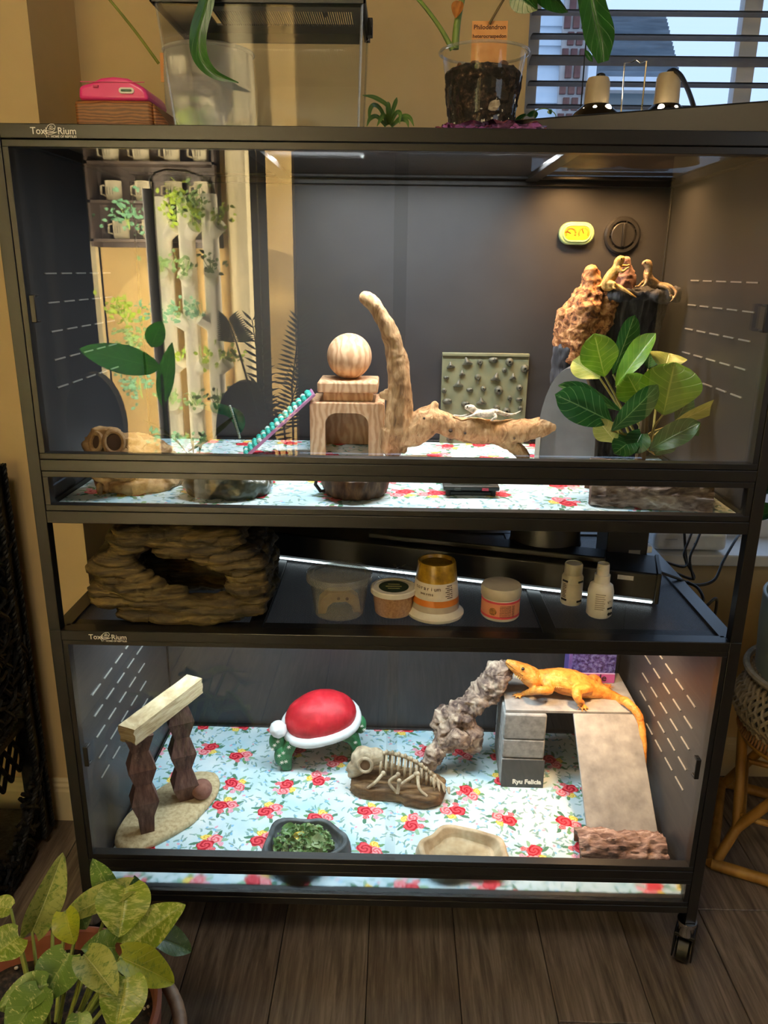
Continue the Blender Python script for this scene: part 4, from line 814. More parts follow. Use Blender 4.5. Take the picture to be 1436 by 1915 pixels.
c5=Vector((.955,.163,MZ)); wb=cup('supplement_bottle','slim white capped bottle beside the spray bottle','bottle',c5,[(.0185,0),(.0205,.003),(.0205,.055),(.0175,.061),(.0,.061)],CREAM,40); part('cap',MB().lathe([(.0172,.060),(.0172,.080),(.0155,.083),(.0145,.0815),(.0,.0815)],c5,32),CREAM,wb,True,40)
for a,zs_ in ((-.95,(.012,.050)),(.62,(.010,.050))):
    for z in zs_: part('label_bar',MB().at(onring(c5,.0206,z,a)).box(-.006,.006,-.0018,.0018,-.001,.0006),BLK,wb)
    part('label_panel',MB().lathe([(.02065,.015),(.02065,.046)],c5,40).disp(lambda P:P),mat('pale_label','#c9c2b2',rough=.5),wb,True) if a<0 else None
for k in range(9): part('small_print',MB().at(onring(c5,.0208,.044-.0033*k,-.95)).box(-.0045,.004 if k%3 else .002,-.0005,.0005,-.0004,.0004),tm,wb)
c6=Vector((.996,.108,MZ)); sb=cup('spray_bottle','white fine mist spray bottle with a black and white label','bottle',c6,[(.020,0),(.0235,.004),(.0238,.050),(.021,.062),(.013,.068),(.0,.068)],CREAM,40)
part('collar',MB().lathe([(.0145,.067),(.0145,.082),(.0125,.083),(0,.083)],c6,32),CREAM,sb,True,40); hd=part('spray_head',MB().lathe([(.0118,.083),(.0112,.100),(.0105,.104),(.0085,.102),(0,.101)],c6,28),CREAM,sb,True,40); part('nozzle',MB().at(onring(c6,.0112,.096,-.9)).lathe([(.0022,0),(.0018,.003),(0,.003)],n=10),CREAM,hd)
for z,w,hh in ((.047,.009,.006),(.034,.012,.0035)): 
    part('label_block',MB().at(onring(c6,.0239,z-.012,.62)).box(-w/2,w/2,-hh/2,hh/2,-.0006,.0006),BLK if z<.04 else mat('pale_block','#b9b2a0',rough=.5),sb)
for i,ch in enumerate('WC'): text('lettering',ch,.0075,onring(c6,.0243,.0325,.46+.26*i),BLK,sb,.0001)
for k in range(8): part('small_print',MB().at(onring(c6,.0240,.050-.0042*k,-.25)).box(-.009,.007 if k%2 else .009,-.0005,.0005,-.0008,.0004),mat('grey_print','#8d8572',rough=.6),sb)
for a in (.55,.80): part('round_icon',MB().at(onring(c6,.0243,.011,a)).lathe([(.0032,0),(.0032,.0005),(.0024,.0005),(.0024,.0001)],n=16),BLK,sb)
# lamp fixture lying across the mesh, with glowing strip, reflector dome, power brick, cables
fx=thing('light_fixture','long black light bar lying slantwise across the mesh shelf','light fixture',(.70,.28,MZ)); pA=Vector((.303,.383,MZ)); pB=Vector((1.118,.158,MZ)); dv=pB-pA; an=math.atan2(dv.y,dv.x); Lf=dv.length; MF=MX(pA,0,0,an)
part('housing',MB().at(MF).box(0,Lf,.004,.115,.006,.062),DKPLAS,fx,bev=.004)
part('reflector',MB().at(MF).box(.004,Lf-.004,.0055,.110,.0015,.006),mat('white_reflector','#d8dcdc',rough=.4),fx); part('light_strip',MB().at(MF).box(.006,Lf-.006,.0035,.0055,.0008,.0042),emis('led_glow',(.80,.95,1,1),3.2),fx)
part('end_cap',MB().at(MF).box(Lf-.003,Lf+.006,.002,.117,.0,.064),DKPLAS,fx,bev=.002); part('rating_sticker',MB().at(MF).box(Lf-.075,Lf-.045,.0030,.0039,.044,.053),WHITE,fx)
part('ridge',MB().at(MF).box(.25,Lf-.1,.030,.085,.062,.075),DKPLAS,fx,bev=.003)
dcn=Vector((.932,.34,.80)); MD=MX(dcn,.12,-.05,0); dl=thing('heat_lamp','black dome heat lamp sitting on the light bar, its rim aglow','lamp',dcn)
part('dome',MB().at(MD).lathe([(.074,-.004),(.076,-.002),(.074,.004),(.072,.045),(.055,.082),(.03,.100),(.03,.118),(0,.118)],n=48),DKPLAS,dl,True,35); part('glowing_rim',MB().at(MD).tube([(.0735*cos(a),.0735*sin(a),-.005) for a in [2*pi*k/48 for k in range(48)]],.0016,6,closed=True),emis('rim_glow',(.92,.97,1,1),1.1),dl,True)
part('barcode_sticker',MB().at(MD).grid(lambda u,v:(.0768*sin(-.55+.3*u),-.0768*cos(-.55+.3*u),.001+.012*v),6,1),WHITE,dl,fixn=False)
for k in range(8): part('barcode_bar',MB().at(MD).grid(lambda u,v:(.0771*sin(-.53+.035*k+.013*u),-.0771*cos(-.53+.035*k+.013*u),.002+.010*v),1,1),BLK,dl,fixn=False)
pwb=thing('power_adapter','black power adapter block at the back right of the mesh shelf','adapter',(1.10,.30,MZ)); part('case',MB().box(1.05,1.135,.285,.37,MZ,MZ+.20),DKPLAS,pwb,bev=.003); part('sticker',MB().at(FRONT((1.108,.2846,MZ+.062))).box(-.012,.012,-.005,.005,0,.0004),mat('grey_sticker','#77756f',rough=.5),pwb); part('socket',MB().box(1.125,1.165,.27,.31,MZ,MZ+.028),DKPLAS,pwb,bev=.003); part('white_plug',MB().box(1.135,1.15,.30,.325,MZ+.055,MZ+.070),WHITE,pwb,bev=.002)
CAB=mat('black_cable','#0e0e0f',rough=.5)
def cable(label,pts,r=.0028): 
    mb=MB(); q=bez(pts,8); mb.tube([tuple(p) for p in q],r,8); solo('power_cable',mb,CAB,label,'cable',tuple(q[0]),True,180)
b_=lambda px,py,Y_:tuple(AY(px,py,Y_))
cable('straight black cable hanging down behind the right end of the mesh shelf',[b_(1279,985,.60),b_(1281,1020,.58),b_(1284,1050,.56),b_(1290,1082,.53),(1.14,.50,MZ+.004)],.0034)
cable('black cable crossing the hanging one behind the mesh shelf',[b_(1298,985,.60),b_(1288,1010,.57),b_(1279,1035,.55),b_(1276,1060,.52),(1.16,.47,MZ+.004)],.003)
cable('black cable slanting from the middle rail toward the socket',[b_(1314,985,.59),b_(1302,1015,.55),b_(1290,1045,.52),b_(1297,1085,.49)],.003)
cable('long black cable looping over the right rim of the mesh shelf',[(1.150,.30,MZ+.02),b_(1262,1080,.29),b_(1300,1094,.29),b_(1335,1085,.31),b_(1352,1050,.36),b_(1372,1015,.42),b_(1382,1000,.46)],.0032)
cable('short black cable drooping over the blue-lit mesh rim',[b_(1285,1088,.28),b_(1305,1100,.25),b_(1315,1120,.22),b_(1310,1132,.22)],.003)
cable('black cable outside the right corner post',[(1.245,.26,.62),(1.238,.22,.69),(1.24,.20,.72),(1.26,.21,.72),(1.27,.24,.60)],.003)
rt=thing('router','white router box standing on the window sill','router',tuple(AZ(1320,1060,WZ0)))
p=AZ(1318,1062,WZ0); mb=MB().cbox((p.x,.685,WZ0+.030),(.185,.11,.05)); part('case',mb,mat('white_router_plastic','#d9dde0',rough=.35,scale=30),rt,bev=.012,seg=4); part('status_light',MB().cbox((p.x+.01,.6295,WZ0+.024),(.003,.002,.006)),BLK,rt); part('lid_seam',MB().cbox((p.x-.05,.6296,WZ0+.036),(.03,.001,.001)),mat('seam_grey','#8d9194',rough=.5),rt)
for a in (-.07,.07): part('foot',MB().lathe([(.008,0),(.008,.006),(0,.006)],(p.x+a,.685,WZ0),12),BLK,rt)
# ================================================================ LOWER TERRARIUM CONTENTS
# beam on two zigzag pillars
LW=multi('pale_weathered_beam',[(.3,'#8f7a58'),(.45,'#b5a07a'),(.6,'#cbb994'),(.8,'#ddcfae')],60,(.5,.3,3.2),.85,.0014,110,6,.6)
DW=multi('chocolate_carved_wood',[(.3,'#3f2a25'),(.5,'#5e443c'),(.75,'#7d6156')],50,(2.4,2.4,.35),.75,.002,70)
bs=thing('balance_beam_hide','resin perch of a pale beam on two zigzag brown pillars over an oval sand base','perch',(.11,.24,LZ))
cen=Vector((.110,.238,LZ)); ang=math.radians(62); mb=MB().at(MX(cen,0,0,ang))
mb.lathe([(.0,0),(.97,0),(1.0,.25),(.97,.8),(.9,1.0),(.0,1.0)],n=56).disp(lambda P:P)
MBse=Matrix.Translation(cen)@Matrix.Rotation(ang,4,'Z')@Matrix.Diagonal((.150,.072,.016,1)); mb=MB().at(MBse).lathe([(.0,0),(.97,0),(1.0,.25),(.985,.7),(.93,1.0),(.0,1.02)],n=56)
mb.disp(lambda P:P+np.c_[vn(P*30,1)*.003,vn(P*30,2)*.003,P[:,2]*0]); part('sand_base',mb,multi('sand_resin',[(.3,'#a8926c'),(.5,'#c8b48b'),(.75,'#dccaa4')],120,None,.9,.001,300),bs,True,50)
zb=LZ+.0155; zt2=.392
def pillar(c,z1,rz,ph):
    mb=MB(); n=6; rows=[]; z=zb
    for i in range(n+1):
        f=i/n; w=.0285 if (i%2)==ph else .0165; rows.append((z+(z1-zb)*f,w))
    rows=[(zb-.002,.014)]+rows[1:] if True else rows
    for (za,wa),(zc,wc) in zip(rows,rows[1:]): mb.at(MX((c[0],c[1],0),0,0,rz))._add([(sx*w,sy*w*.8,z) for z,w in((za,wa),(zc,wc)) for sx,sy in((-1,-1),(1,-1),(1,1),(-1,1))],[(0,1,5,4),(1,2,6,5),(2,3,7,6),(3,0,4,7)]+([(3,2,1,0)] if za==rows[0][0] else [])+([(4,5,6,7)] if zc==rows[-1][0] else []))
    return part('pillar',mb,DW,bs)
pA_=AZ(275,1552,zb); pB_=AZ(347,1492,zb)
bA=AY(238,1375,pA_.y-.035); bB=AY(365,1278,pB_.y+.05)
bd_=(bB-bA); Lb=bd_.length
def beamz(p): f=((Vector(p)-bA).dot(bd_))/Lb**2; return (bA+bd_*f).z
pillar(pA_,beamz(pA_)-.017,.45,0); pillar(pB_,beamz(pB_)-.017,.45,1)
ex=bd_.normalized(); ey=Vector((0,0,1)).cross(ex).normalized(); ez=ex.cross(ey); MBm=Matrix([[ex[i],ey[i],ez[i],bA[i]] for i in range(3)]+[[0,0,0,1]])
def bf(u,v):
    return None
mb=MB().at(MBm); nx=26
def sec(x):
    r=[(-.021,-.018),(.021,-.018),(.021,.018),(-.021,.018)]; out=[]
    for k in range(4):
        a=r[k]; b=r[(k+1)%4]
        for q in range(5):
            f=q/5; y=a[0]+(b[0]-a[0])*f; z=a[1]+(b[1]-a[1])*f; w=.0016*float(vn([[x*60,y*120,z*120]])[0]); out.append((x+ (0.004*float(vn([[y*90,z*90,x]])[0]) if abs(x)<.001 or abs(x-Lb)<.001 else 0),y*(1+w*30*.5),z*(1+w*30*.5)))
    return out
vs=[];fs=[]
for i in range(nx+1): vs+=sec(Lb*i/nx)
for i in range(nx):
    for k in range(20): fs.append((i*20+k,i*20+(k+1)%20,(i+1)*20+(k+1)%20,(i+1)*20+k))
fs+=[tuple(range(19,-1,-1)),tuple(nx*20+k for k in range(20))]; mb._add(vs,fs); part('beam',mb,LW,bs,True,32)
bl_=AZ(376,1497,zb); part('clay_ball',MB().ball((bl_.x,bl_.y+.012,zb+.0215),.0235,24,16),mat('brown_clay','#7d5244','#8c6253',rough=.8,scale=120,bump=.0004),bs,True)
# santa hat cactus hide
GRN=multi('green_cactus_resin',[(.3,'#1d5a37'),(.55,'#2f7d4e'),(.8,'#4b9a68')],35,None,.45,.0006,90); RED=multi('red_hat_resin',[(.3,'#a8101f'),(.55,'#c91f2e'),(.8,'#dc3f49')],30,None,.5,.0012,60); SNOW=mat('white_hat_trim','#e9ecec','#dfe4e5',rough=.55,scale=50,bump=.001)
MS=MX((.430,.455,LZ),0,0,.20); sh=thing('santa_hat_hide','green cactus arch hide wearing a red and white santa hat','hide',(.437,.455,LZ))
n=16; o_=[(-.098,0),(-.104,.03),(-.098,.062),(-.080,.085),(-.05,.098),(.05,.098),(.080,.085),(.098,.062),(.104,.03),(.098,0)]; i_=[(.080,0),(.078,.04),(.066,.062),(.04,.074),(-.04,.074),(-.060,.066),(-.072,.04),(-.074,0)]
part('arch_body',MB().at(MS).prism(o_+i_,-.045,.055),GRN,sh,True,30,bev=.006)
for (x,y,z,rx,ry,rz_) in ((-.107,-.02,.072,.020,.022,.026),(.103,-.005,.088,.015,.018,.024),(-.100,-.035,.040,.016,.014,.028)): part('cactus_arm',MB().at(MS).ball((x,y,z),(rx,ry,rz_),18,12),GRN,sh,True)
def hat(a,v,kx=.092,ky=.066,h=.052): return None
part('hat_crown',MB().at(MS@MX((.004,.0,.116),.20,-.14,.05)).ball((0,0,.004),(.090,.070,.062),36,20).disp(lambda P:P+np.c_[P[:,0]*0,P[:,1]*0,fbm(P*28,2,4)*.004]),RED,sh,True)
tr_=[(.090*cos(a),.071*sin(a),.004*sin(3*a)-.004) for a in [2*pi*k/44 for k in range(44)]]; part('hat_trim',MB().at(MS@MX((.004,.0,.108),.20,-.14,.05)).tube(tr_,.0125,12,closed=True).disp(lambda P:P+np.c_[vn(P*70,5)*.0012,vn(P*70,6)*.0012,vn(P*70,7)*.0012]),SNOW,sh,True)
part('pompom',MB().at(MS).ball((-.104,-.030,.112),.021,24,16).disp(lambda P:P+np.c_[vn(P*160,1)*.002,vn(P*160,2)*.002,vn(P*160,3)*.002]),SNOW,sh,True)
st=None; rr=random.Random(2)
for (x,z,y) in ((-.088,.03,-.046),(-.094,.055,-.046),(-.080,.070,-.046),(-.114,.075,-.040),(-.106,.085,-.041),(-.120,.063,-.038),(-.04,.084,-.046),(.03,.088,-.046),(.06,.084,-.046),(.084,.065,-.046),(.092,.045,-.046),(.090,.022,-.046),(.103,.095,-.023),(.110,.083,-.022),(-.104,.05,-.048),(-.098,.03,-.048)):
    me=MB()
    if st is None:
        for k in range(3): a=k*pi/3+.3; me.tube([(-.0050*cos(a),0,-.0050*sin(a)),(.0050*cos(a),0,.0050*sin(a))],.0007,4)
        st=link('spine_star',mkmesh(me,(0,0,0)),WHITE,sh); o=st
    else: o=copypart(st,sh)
    o.location=(MS@Vector((x,y-.0012,z)))-OFF[sh.name]; o.rotation_euler=(0,rr.uniform(0,1),.2)
# fish skeleton on driftwood plinth
SK=multi('bone_resin',[(.3,'#7d6c55'),(.5,'#b5a386'),(.72,'#d3c4a8')],40,None,.6,.001,90); PB=multi('wood_grain_resin',[(.3,'#3b2a18'),(.5,'#6b4f30'),(.72,'#94744c')],20,(.6,3.2,3.2),.65,.003,40,5,.7)
fs_=thing('skeleton_ornament','resin fish skeleton ornament lying on a wood-look plinth','ornament',(.628,.335,LZ)); MF_=MX((.628,.335,LZ),0,0,-.20)
pl=[(-.108,-.02),(-.098,-.045),(-.06,-.052),(0,-.047),(.05,-.058),(.095,-.045),(.11,-.01),(.10,.03),(.04,.048),(-.05,.055),(-.095,.035)]
q=bez(pl+[pl[0]],4)[:-1]; mb=MB().at(MF_).prism([tuple(p) for p in q],0,.028,'xy'); organic('plinth',mb,PB,fs_,.0036,[((14,60,60),.006,3,True),((30,120,120),.003,2)],2)
def L_(x,y,z): return tuple(MF_@Vector((x,y,z)))
mb=MB(); mb.ball(L_(-.082,-.012,.078),(.030,.027,.033),18,12); mb.ball(L_(-.100,-.02,.058),(.018,.018,.018),14,10); mb.ball(L_(-.058,-.006,.084),(.024,.02,.022),12,8)
ctube(mb,[(*L_(-.085,-.012,.052),.012),(*L_(-.106,-.024,.040),.009),(*L_(-.118,-.026,.036),.005)],8); ctube(mb,[(*L_(-.114,-.02,.06),.006),(*L_(-.122,-.024,.046),.004)],8)
sk_=organic('skull',mb,SK,fs_,.0024,[((60,60,60),.0025,2)],1)
part('eye_ring',MB().at(MF_@MX((-.072,-.037,.080),pi/2-.15,0,.1)).tube([(.0155*cos(a),.0165*sin(a),0) for a in [2*pi*k/24 for k in range(24)]],.0042,8,closed=True),SK,fs_,True); part('eye_hollow',MB().at(MF_@MX((-.072,-.036,.080),pi/2-.15,0,.1)).ball((0,0,0),(.0145,.0155,.003),14,8),mat('hollow_brown','#6b5138',rough=.9),fs_,True)
spn=[(-.055,.0,.090,.0055),(-.02,.005,.092,.005),(.02,.006,.086,.005),(.055,.004,.070,.0045),(.085,-.004,.052,.004),(.108,-.012,.040,.003)]; mb=MB(); ctube(mb,[(*L_(*p[:3]),p[3]) for p in spn],10,6); part('backbone',mb,SK,fs_,True)
sq=bez(spn,8)
for k in range(11):
    i=3+k*3; p=sq[min(i,len(sq)-1)]; x,y,z=p[:3]; hgt=.052*(1-max(0,k-5)/9.0); mb=MB()
    mb.ball(L_(x,y-.002,z+.004),(.0045,.006,.006),8,6)
    for s_ in (-1,1): ctube(mb,[(*L_(x,y,z),.0030),(*L_(x+.003,y+s_*.021*(hgt/.05),z-hgt*.35),.0032),(*L_(x+.002,y+s_*.018*(hgt/.05),max(.030,z-hgt*.95)),.0024)],7,4)
    part('rib',mb,SK,fs_,True)
for pts in (((-.03,-.03,.06),(-.045,-.048,.046),(-.062,-.052,.030)),((.005,-.03,.062),(-.012,-.046,.050),(.008,-.052,.028)),((.045,-.022,.064),(.008,-.046,.042)),((.050,-.022,.066),(.058,-.044,.044),(.078,-.050,.030)),((.012,-.05,.060),(.01,-.055,.03))):
    mb=MB(); ctube(mb,[(*L_(*p),.0042-.0004*i) for i,p in enumerate(pts)],8,5); mb.ball(L_(*pts[0]),.0062,8,6); part('fin_bone',mb,SK,fs_,True)
for k in range(4):
    mb=MB(); x=.085+.012*k; ctube(mb,[(*L_(x,-.012,.055-.007*k),.005),(*L_(x+.004,-.022,.042-.005*k),.003),(*L_(x+.006,-.026,.030),.001)],7,4); part('tail_spine',mb,SK,fs_,True)
# grapevine wood
GV=multi('weathered_grapevine',[(.30,'#2e2320'),(.42,'#5f4c45'),(.54,'#9c8675'),(.68,'#cdbaa2')],30,(1,1,1),.8,.004,60,7,1.1)
gv=thing('grapevine_branch','gnarled brown and grey grapevine branch leaning on the slate stack','branch',(.76,.42,LZ)); mb=MB()
T=lambda px,py,Y_,r:(*AY(px,py,Y_),r)
ctube(mb,[T(944,1236,.440,.010),T(936,1250,.44,.020),T(925,1270,.44,.020),T(905,1293,.44,.022),T(885,1312,.435,.022),T(862,1330,.43,.023),T(842,1352,.43,.026),T(836,1378,.42,.024),T(822,1395,.41,.016),T(806,1405,.40,.011)],14)
ctube(mb,[T(862,1335,.425,.018),T(876,1360,.42,.015),T(884,1380,.42,.017),T(890,1395,.42,.008)],10); ctube(mb,[T(935,1262,.43,.016),T(928,1290,.43,.012),T(915,1310,.43,.006)],10)
ctube(mb,[T(835,1380,.42,.018),T(855,1378,.40,.018),T(870,1385,.41,.012)],10); ctube(mb,[T(815,1400,.40,.016),T(808,1420,.395,.014),T(800,1432,.39,.010)],10); ctube(mb,[T(884,1385,.42,.014),T(880,1400,.42,.012)],8); ctube(mb,[T(838,1330,.43,.016),T(815,1360,.43,.012)],8)
mb.disp(lambda P:np.c_[P[:,0],P[:,1],np.maximum(P[:,2],LZ)])
organic('gnarled_limb',mb,GV,gv,.0026,[((24,24,24),.011,2,True),((55,55,55),.007,3,True),((140,140,140),.002,2)],0)
# slate stack
SLATE=multi('grey_slate',[(.3,'#828180'),(.5,'#9c9b98'),(.7,'#b2b1ad')],24,None,.6,.0008,60); CONC=multi('grey_concrete_block',[(.3,'#7a7c7c'),(.5,'#939594'),(.7,'#a9aaa8')],60,None,.85,.0008,160)
rz=-.03
for k,(z0,z1,lab) in enumerate(((LZ,.2415,'lowest grey concrete block of the stack, behind the black card'),(.242,.2935,'middle grey concrete block of the stack under the slate platform'),(.294,.3615,'top grey concrete block of the stack, bearing the slate platform'))):
    solo('concrete_block',MB().at(MX((.926,.435,0),0,0,rz)).box(-.050,.050,-.076,.076,z0,z1-.0004),CONC,lab,'block',(.926,.435,z0),bev=.004,group='blocks stacked under the slate')
solo('concrete_block',MB().box(1.10,1.19,.50,.585,LZ,.3612),CONC,'grey concrete block in shade holding the back right corner of the slate platform','block',(1.145,.54,LZ),bev=.003)
solo('slate_platform',MB().box(.877,1.191,.366,.552,.3618,.3692).disp(lambda P:P+np.c_[(P[:,0]<1)*(P[:,1]>.5)*.012,P[:,1]*0,P[:,2]*0]),SLATE,'flat grey slate platform on the blocks under the orange dragon','slate',(1.03,.46,.362),bev=.0012)
a_=Vector((1.0340,.362,.366)); b2=Vector((1.0440,.200,LZ+.004)); 
mb=MB(); 
for z in (0,.0075): mb._add([],[])
p4=[Vector((1.034,.3645,.3615)),Vector((1.1835,.3645,.3625)),Vector((1.194,.165,LZ+.0005)),Vector((1.040,.165,LZ+.0005))]; nrm=(p4[1]-p4[0]).cross(p4[3]-p4[0]).normalized(); nrm=nrm if nrm.z>0 else -nrm
mb=MB()._add([tuple(p) for p in p4]+[tuple(p+nrm*.008) for p in p4],[(0,1,2,3),(7,6,5,4),(0,4,5,1),(1,5,6,2),(2,6,7,3),(3,7,4,0)]); solo('slate_ramp',mb,SLATE,'grey slate slab leaning as a ramp from the platform to the floor','slate',(1.11,.26,LZ),bev=.0012)
cdn=thing('name_card','dark grey name card with white lettering propped on the concrete stack','card',(.925,.352,LZ)); CARD=mat('charcoal_card','#3f4344','#45494a',rough=.7,scale=40); mc=MX((.9255,.3515,LZ+.0005),-.06,0,-.01)
part('card',MB().at(mc).box(-.0505,.0505,-.001,.001,0,.073),CARD,cdn); text('lettering','Ryu Felicia',.0160,mc@MX((.0105,-.0012,.010),pi/2),WHITE,cdn,.0003,'CENTER',.0007)
pb=thing('purple_box','small purple and pink box standing at the back of the slate platform','box',(1.11,.545,.369)); q0=.3695
PU=mat('violet_box_card','#5d4a98','#6f62b0',rough=.35,scale=22); PK=mat('magenta_box_card','#a8488c','#b9589b',rough=.35,scale=25)
part('box_body',MB().box(1.048,1.165,.500,.545,q0,.45),PU,pb,bev=.001); part('lower_panel',MB().box(1.0555,1.1655,.4990,.500,q0+.0005,.394),PK,pb); part('picture_panel',MB().box(1.0565,1.1645,.4992,.500,.398,.449),multi('blue_violet_print',[(.38,'#2a2458'),(.5,'#4c4690'),(.62,'#6f78b8')],110,None,.3,.0002),pb); part('divider_line',MB().box(1.0555,1.1655,.4985,.500,.394,.3965),mat('lilac_line','#cdb4e4',rough=.4),pb)
text('lettering','Dazzle',.026,FRONT((1.110,.4988,.3755)),mat('dark_plum','#3d2333',rough=.5),pb,.0002,'CENTER',.0006)
# bowls at the front
def dish(name,label,c,rx,ry,h,m,seed,rim=.0,floorz=.008,lob=.16,wall=.78):
    t_=thing(name,label,'dish',(c[0],c[1],LZ)); rings=[(1.0,0),(1.04,.25),(1.02,.6),(.97,.95),(.93,1.0),(.86,.92),(wall,.55),(wall*.92,.30),(.0,.26)]
    def fn(u,v):
        i=min(len(rings)-2,int(v*(len(rings)-1)-1e-9)); f=v*(len(rings)-1)-i; k=rings[i][0]*(1-f)+rings[i+1][0]*f; z=(rings[i][1]*(1-f)+rings[i+1][1]*f)*h
        a=2*pi*u; lb=1+lob*(.5*sin(3*a+seed)+.35*sin(5*a+seed*2)+.3*float(vn([[cos(a)*2.3+seed,sin(a)*2.3,seed]])[0])); hz=1+.35*float(vn([[cos(a)*1.8+9,sin(a)*1.8,seed]])[0])
        return (c[0]+rx*k*lb*cos(a),c[1]+ry*k*lb*sin(a),LZ+z*hz)
    part('dish_body',MB().grid(fn,72,32,True),m,t_,True,70); return t_
sd=dish('salad_bowl','dark grey rock-shaped bowl filled with chopped salad at the front glass',(.428,.118),.088,.078,.034,multi('dark_slate_resin',[(.3,'#2f3639'),(.5,'#4a5357'),(.72,'#6d777b')],26,None,.5,.0015),1.2,wall=.82)
GL=[leafmat('salad_green_a','#5a8648','#8fb46c','#c0d8a0'),leafmat('salad_green_b','#86a468','#bacd9a','#dde6c6'),leafmat('salad_green_c','#3a6a3c','#6a9850','#a8c488')]
gs=thing('salad','heap of chopped mixed salad greens in the dark bowl','salad',(.428,.118,LZ+.012)); rr=random.Random(8)
for mi in range(3):
    mb=MB()
    for k in range(150):
        a=rr.uniform(0,2*pi); r=math.sqrt(rr.random())*.92; p=Vector((.428+.066*r*cos(a),.114+.058*r*sin(a),LZ+.014+.026*(1-r*r)+rr.uniform(0,.012))); d=Vector((rr.uniform(-1,1),rr.uniform(-1,1),rr.uniform(-.2,.7))).normalized(); L=rr.uniform(.010,.022)
        leaf(mb,p-d*L/2,p+d*L/2,rr.uniform(.006,.012),(rr.uniform(-.6,.6),rr.uniform(-.8,.2),1),rr.uniform(-.8,.8),.3,rr.uniform(-.3,.3),'ovate',2,4,.3)
    o=part('chopped_leaves',mb,GL[mi],gs,True,180); o['kind']='stuff'
for k,(dx,dy,w,c_) in enumerate(((.034,-.02,.030,1),(-.004,-.004,.02,None),(-.03,.02,.022,2))):
    p=Vector((.428+dx,.114+dy,LZ+.048)); o=part('salad_leaf',leaf(MB(),p-Vector((.018,0,0)),p+Vector((.02,.004,-.006)),w,(0,-.4,1),.1,.2,.2,'ovate',4,8,.2),GL[c_] if c_ else mat('yellow_petal','#d8b93a','#e6cf62',rough=.6,scale=60),gs,True,180)
dish('water_dish','beige rock-shaped water dish at the front glass of the lower terrarium',(.762,.108),.095,.068,.030,multi('beige_resin_rock',[(.3,'#9a8464'),(.5,'#bfa987'),(.72,'#d9c8a8')],26,None,.55,.0015),2.6)
solo('dish_water',MB().lathe([(.060,.0),(.0,.0)],(.762,.108,LZ+.017),32),clear('still_water',(.97,.98,.97,1),ior=1.33),'shallow water in the beige dish','water',(.762,.108,LZ+.017))
halflog('bark_log','reddish brown bark half log hide at the right front of the lower terrarium',(1.098,.128),.180,.046,-.06,multi('red_brown_bark',[(.3,'#3a2b27'),(.45,'#7a5f55'),(.58,'#ab9084'),(.72,'#d6c6bc')],30,(.4,2.0,2.0),.9,.004,46,7,.8),LZ,seed=8,rough=.006,squash=1.05)
# ================================================================ ON TOP OF THE UPPER TERRARIUM
TP=TZ
cst=thing('wood_block','brown grained wood slab on the terrarium top under the pink toy','wood block',(.165,.17,TP)); mb=MB().box(.092,.215,.11,.25,TP,TP+.052); mb._add([(.215,.11,TP),(.215,.25,TP),(.24,.25,TP),(.24,.125,TP),(.215,.11,TP+.052),(.215,.25,TP+.05),(.235,.25,TP+.022),(.235,.125,TP+.022)],[(0,1,2,3),(4,7,6,5),(0,3,7,4),(1,5,6,2),(3,2,6,7),(0,4,5,1)])
part('slab',mb,woodmat('brown_figured_wood','#8a5a30','#5a3618',ring=45,stretch=(.35,1,1.6),dist=8,rough=.5),cst,bev=.006)
pk=thing('pink_toy','bright pink rounded plastic toy case with a white badge on the wood slab','toy',(.155,.16,TP+.052)); PINK=mat('pink_plastic','#e23a86','#e8468f',rough=.3,scale=20,spec=.6)
pr_=[(-.058,0),(-.056,.020),(-.035,.026),(-.020,.032),(.0,.034),(.022,.032),(.045,.020),(.052,.012),(.053,0)]; part('case',MB().at(MX((.156,0,TP+.0523))).prism(pr_,.115,.225),PINK,pk,bev=.007,seg=4)
part('badge',MB().at(MX((.176,0,TP+.066))).prism(stad(.024,.0085),.1125,.1155),WHITE,pk); part('badge_mark',MB().at(MX((.176,0,TP+.066))).prism(stad(.017,.0032),.1118,.1126),mat('badge_green','#2c5038',rough=.5),pk); part('latch',MB().at(MX((.128,0,TP+.0735))).box(-.004,.004,.112,.116,-.003,.0),mat('dark_pink','#a81f5c',rough=.4),pk); part('seam',MB().box(.104,.205,.1135,.1150,TP+.0775,TP+.0785),mat('dark_pink_seam','#b92a6b',rough=.4),pk)
# white textured pot with plant stalk and tag
wp=Vector((.245,.40,TP)); wt=thing('white_pot','white knitted-texture planter behind the clear box','pot',wp); mb=MB()
mb.grid(lambda u,v:(wp.x+(.066+.018*min(1,v*2.2)-.003*max(0,v-.8)*5+.0008*sin(v*200)*(.5+.5*sin(u*2*pi*70)))*cos(2*pi*u),wp.y+(.066+.018*min(1,v*2.2)-.003*max(0,v-.8)*5+.0008*sin(v*200)*(.5+.5*sin(u*2*pi*70)))*sin(2*pi*u),wp.z+.185*v),140,70,True)
part('wall',mb,mat('white_ceramic','#d9d6cc','#e2dfd6',rough=.45,scale=20),wt,True,180); part('rim',MB().tube([(wp.x+.0815*cos(a),wp.y+.0815*sin(a),TP+.185) for a in [2*pi*k/48 for k in range(48)]],.004,8,closed=True),mat('white_ceramic_rim','#dedbd2',rough=.4),wt,True); part('soil',MB().lathe([(.080,.176),(0,.18)],wp,32),mat('potting_soil','#2a1e16','#4a382a',rough=.95,scale=200,bump=.002),wt)
PET=mat('olive_petiole','#6f7a34','#87903f',rough=.5,scale=40); GLF=leafmat('dark_strap_leaf','#1f4a1c','#3f7030','#7ba25c',rough=.28,veins=.4)
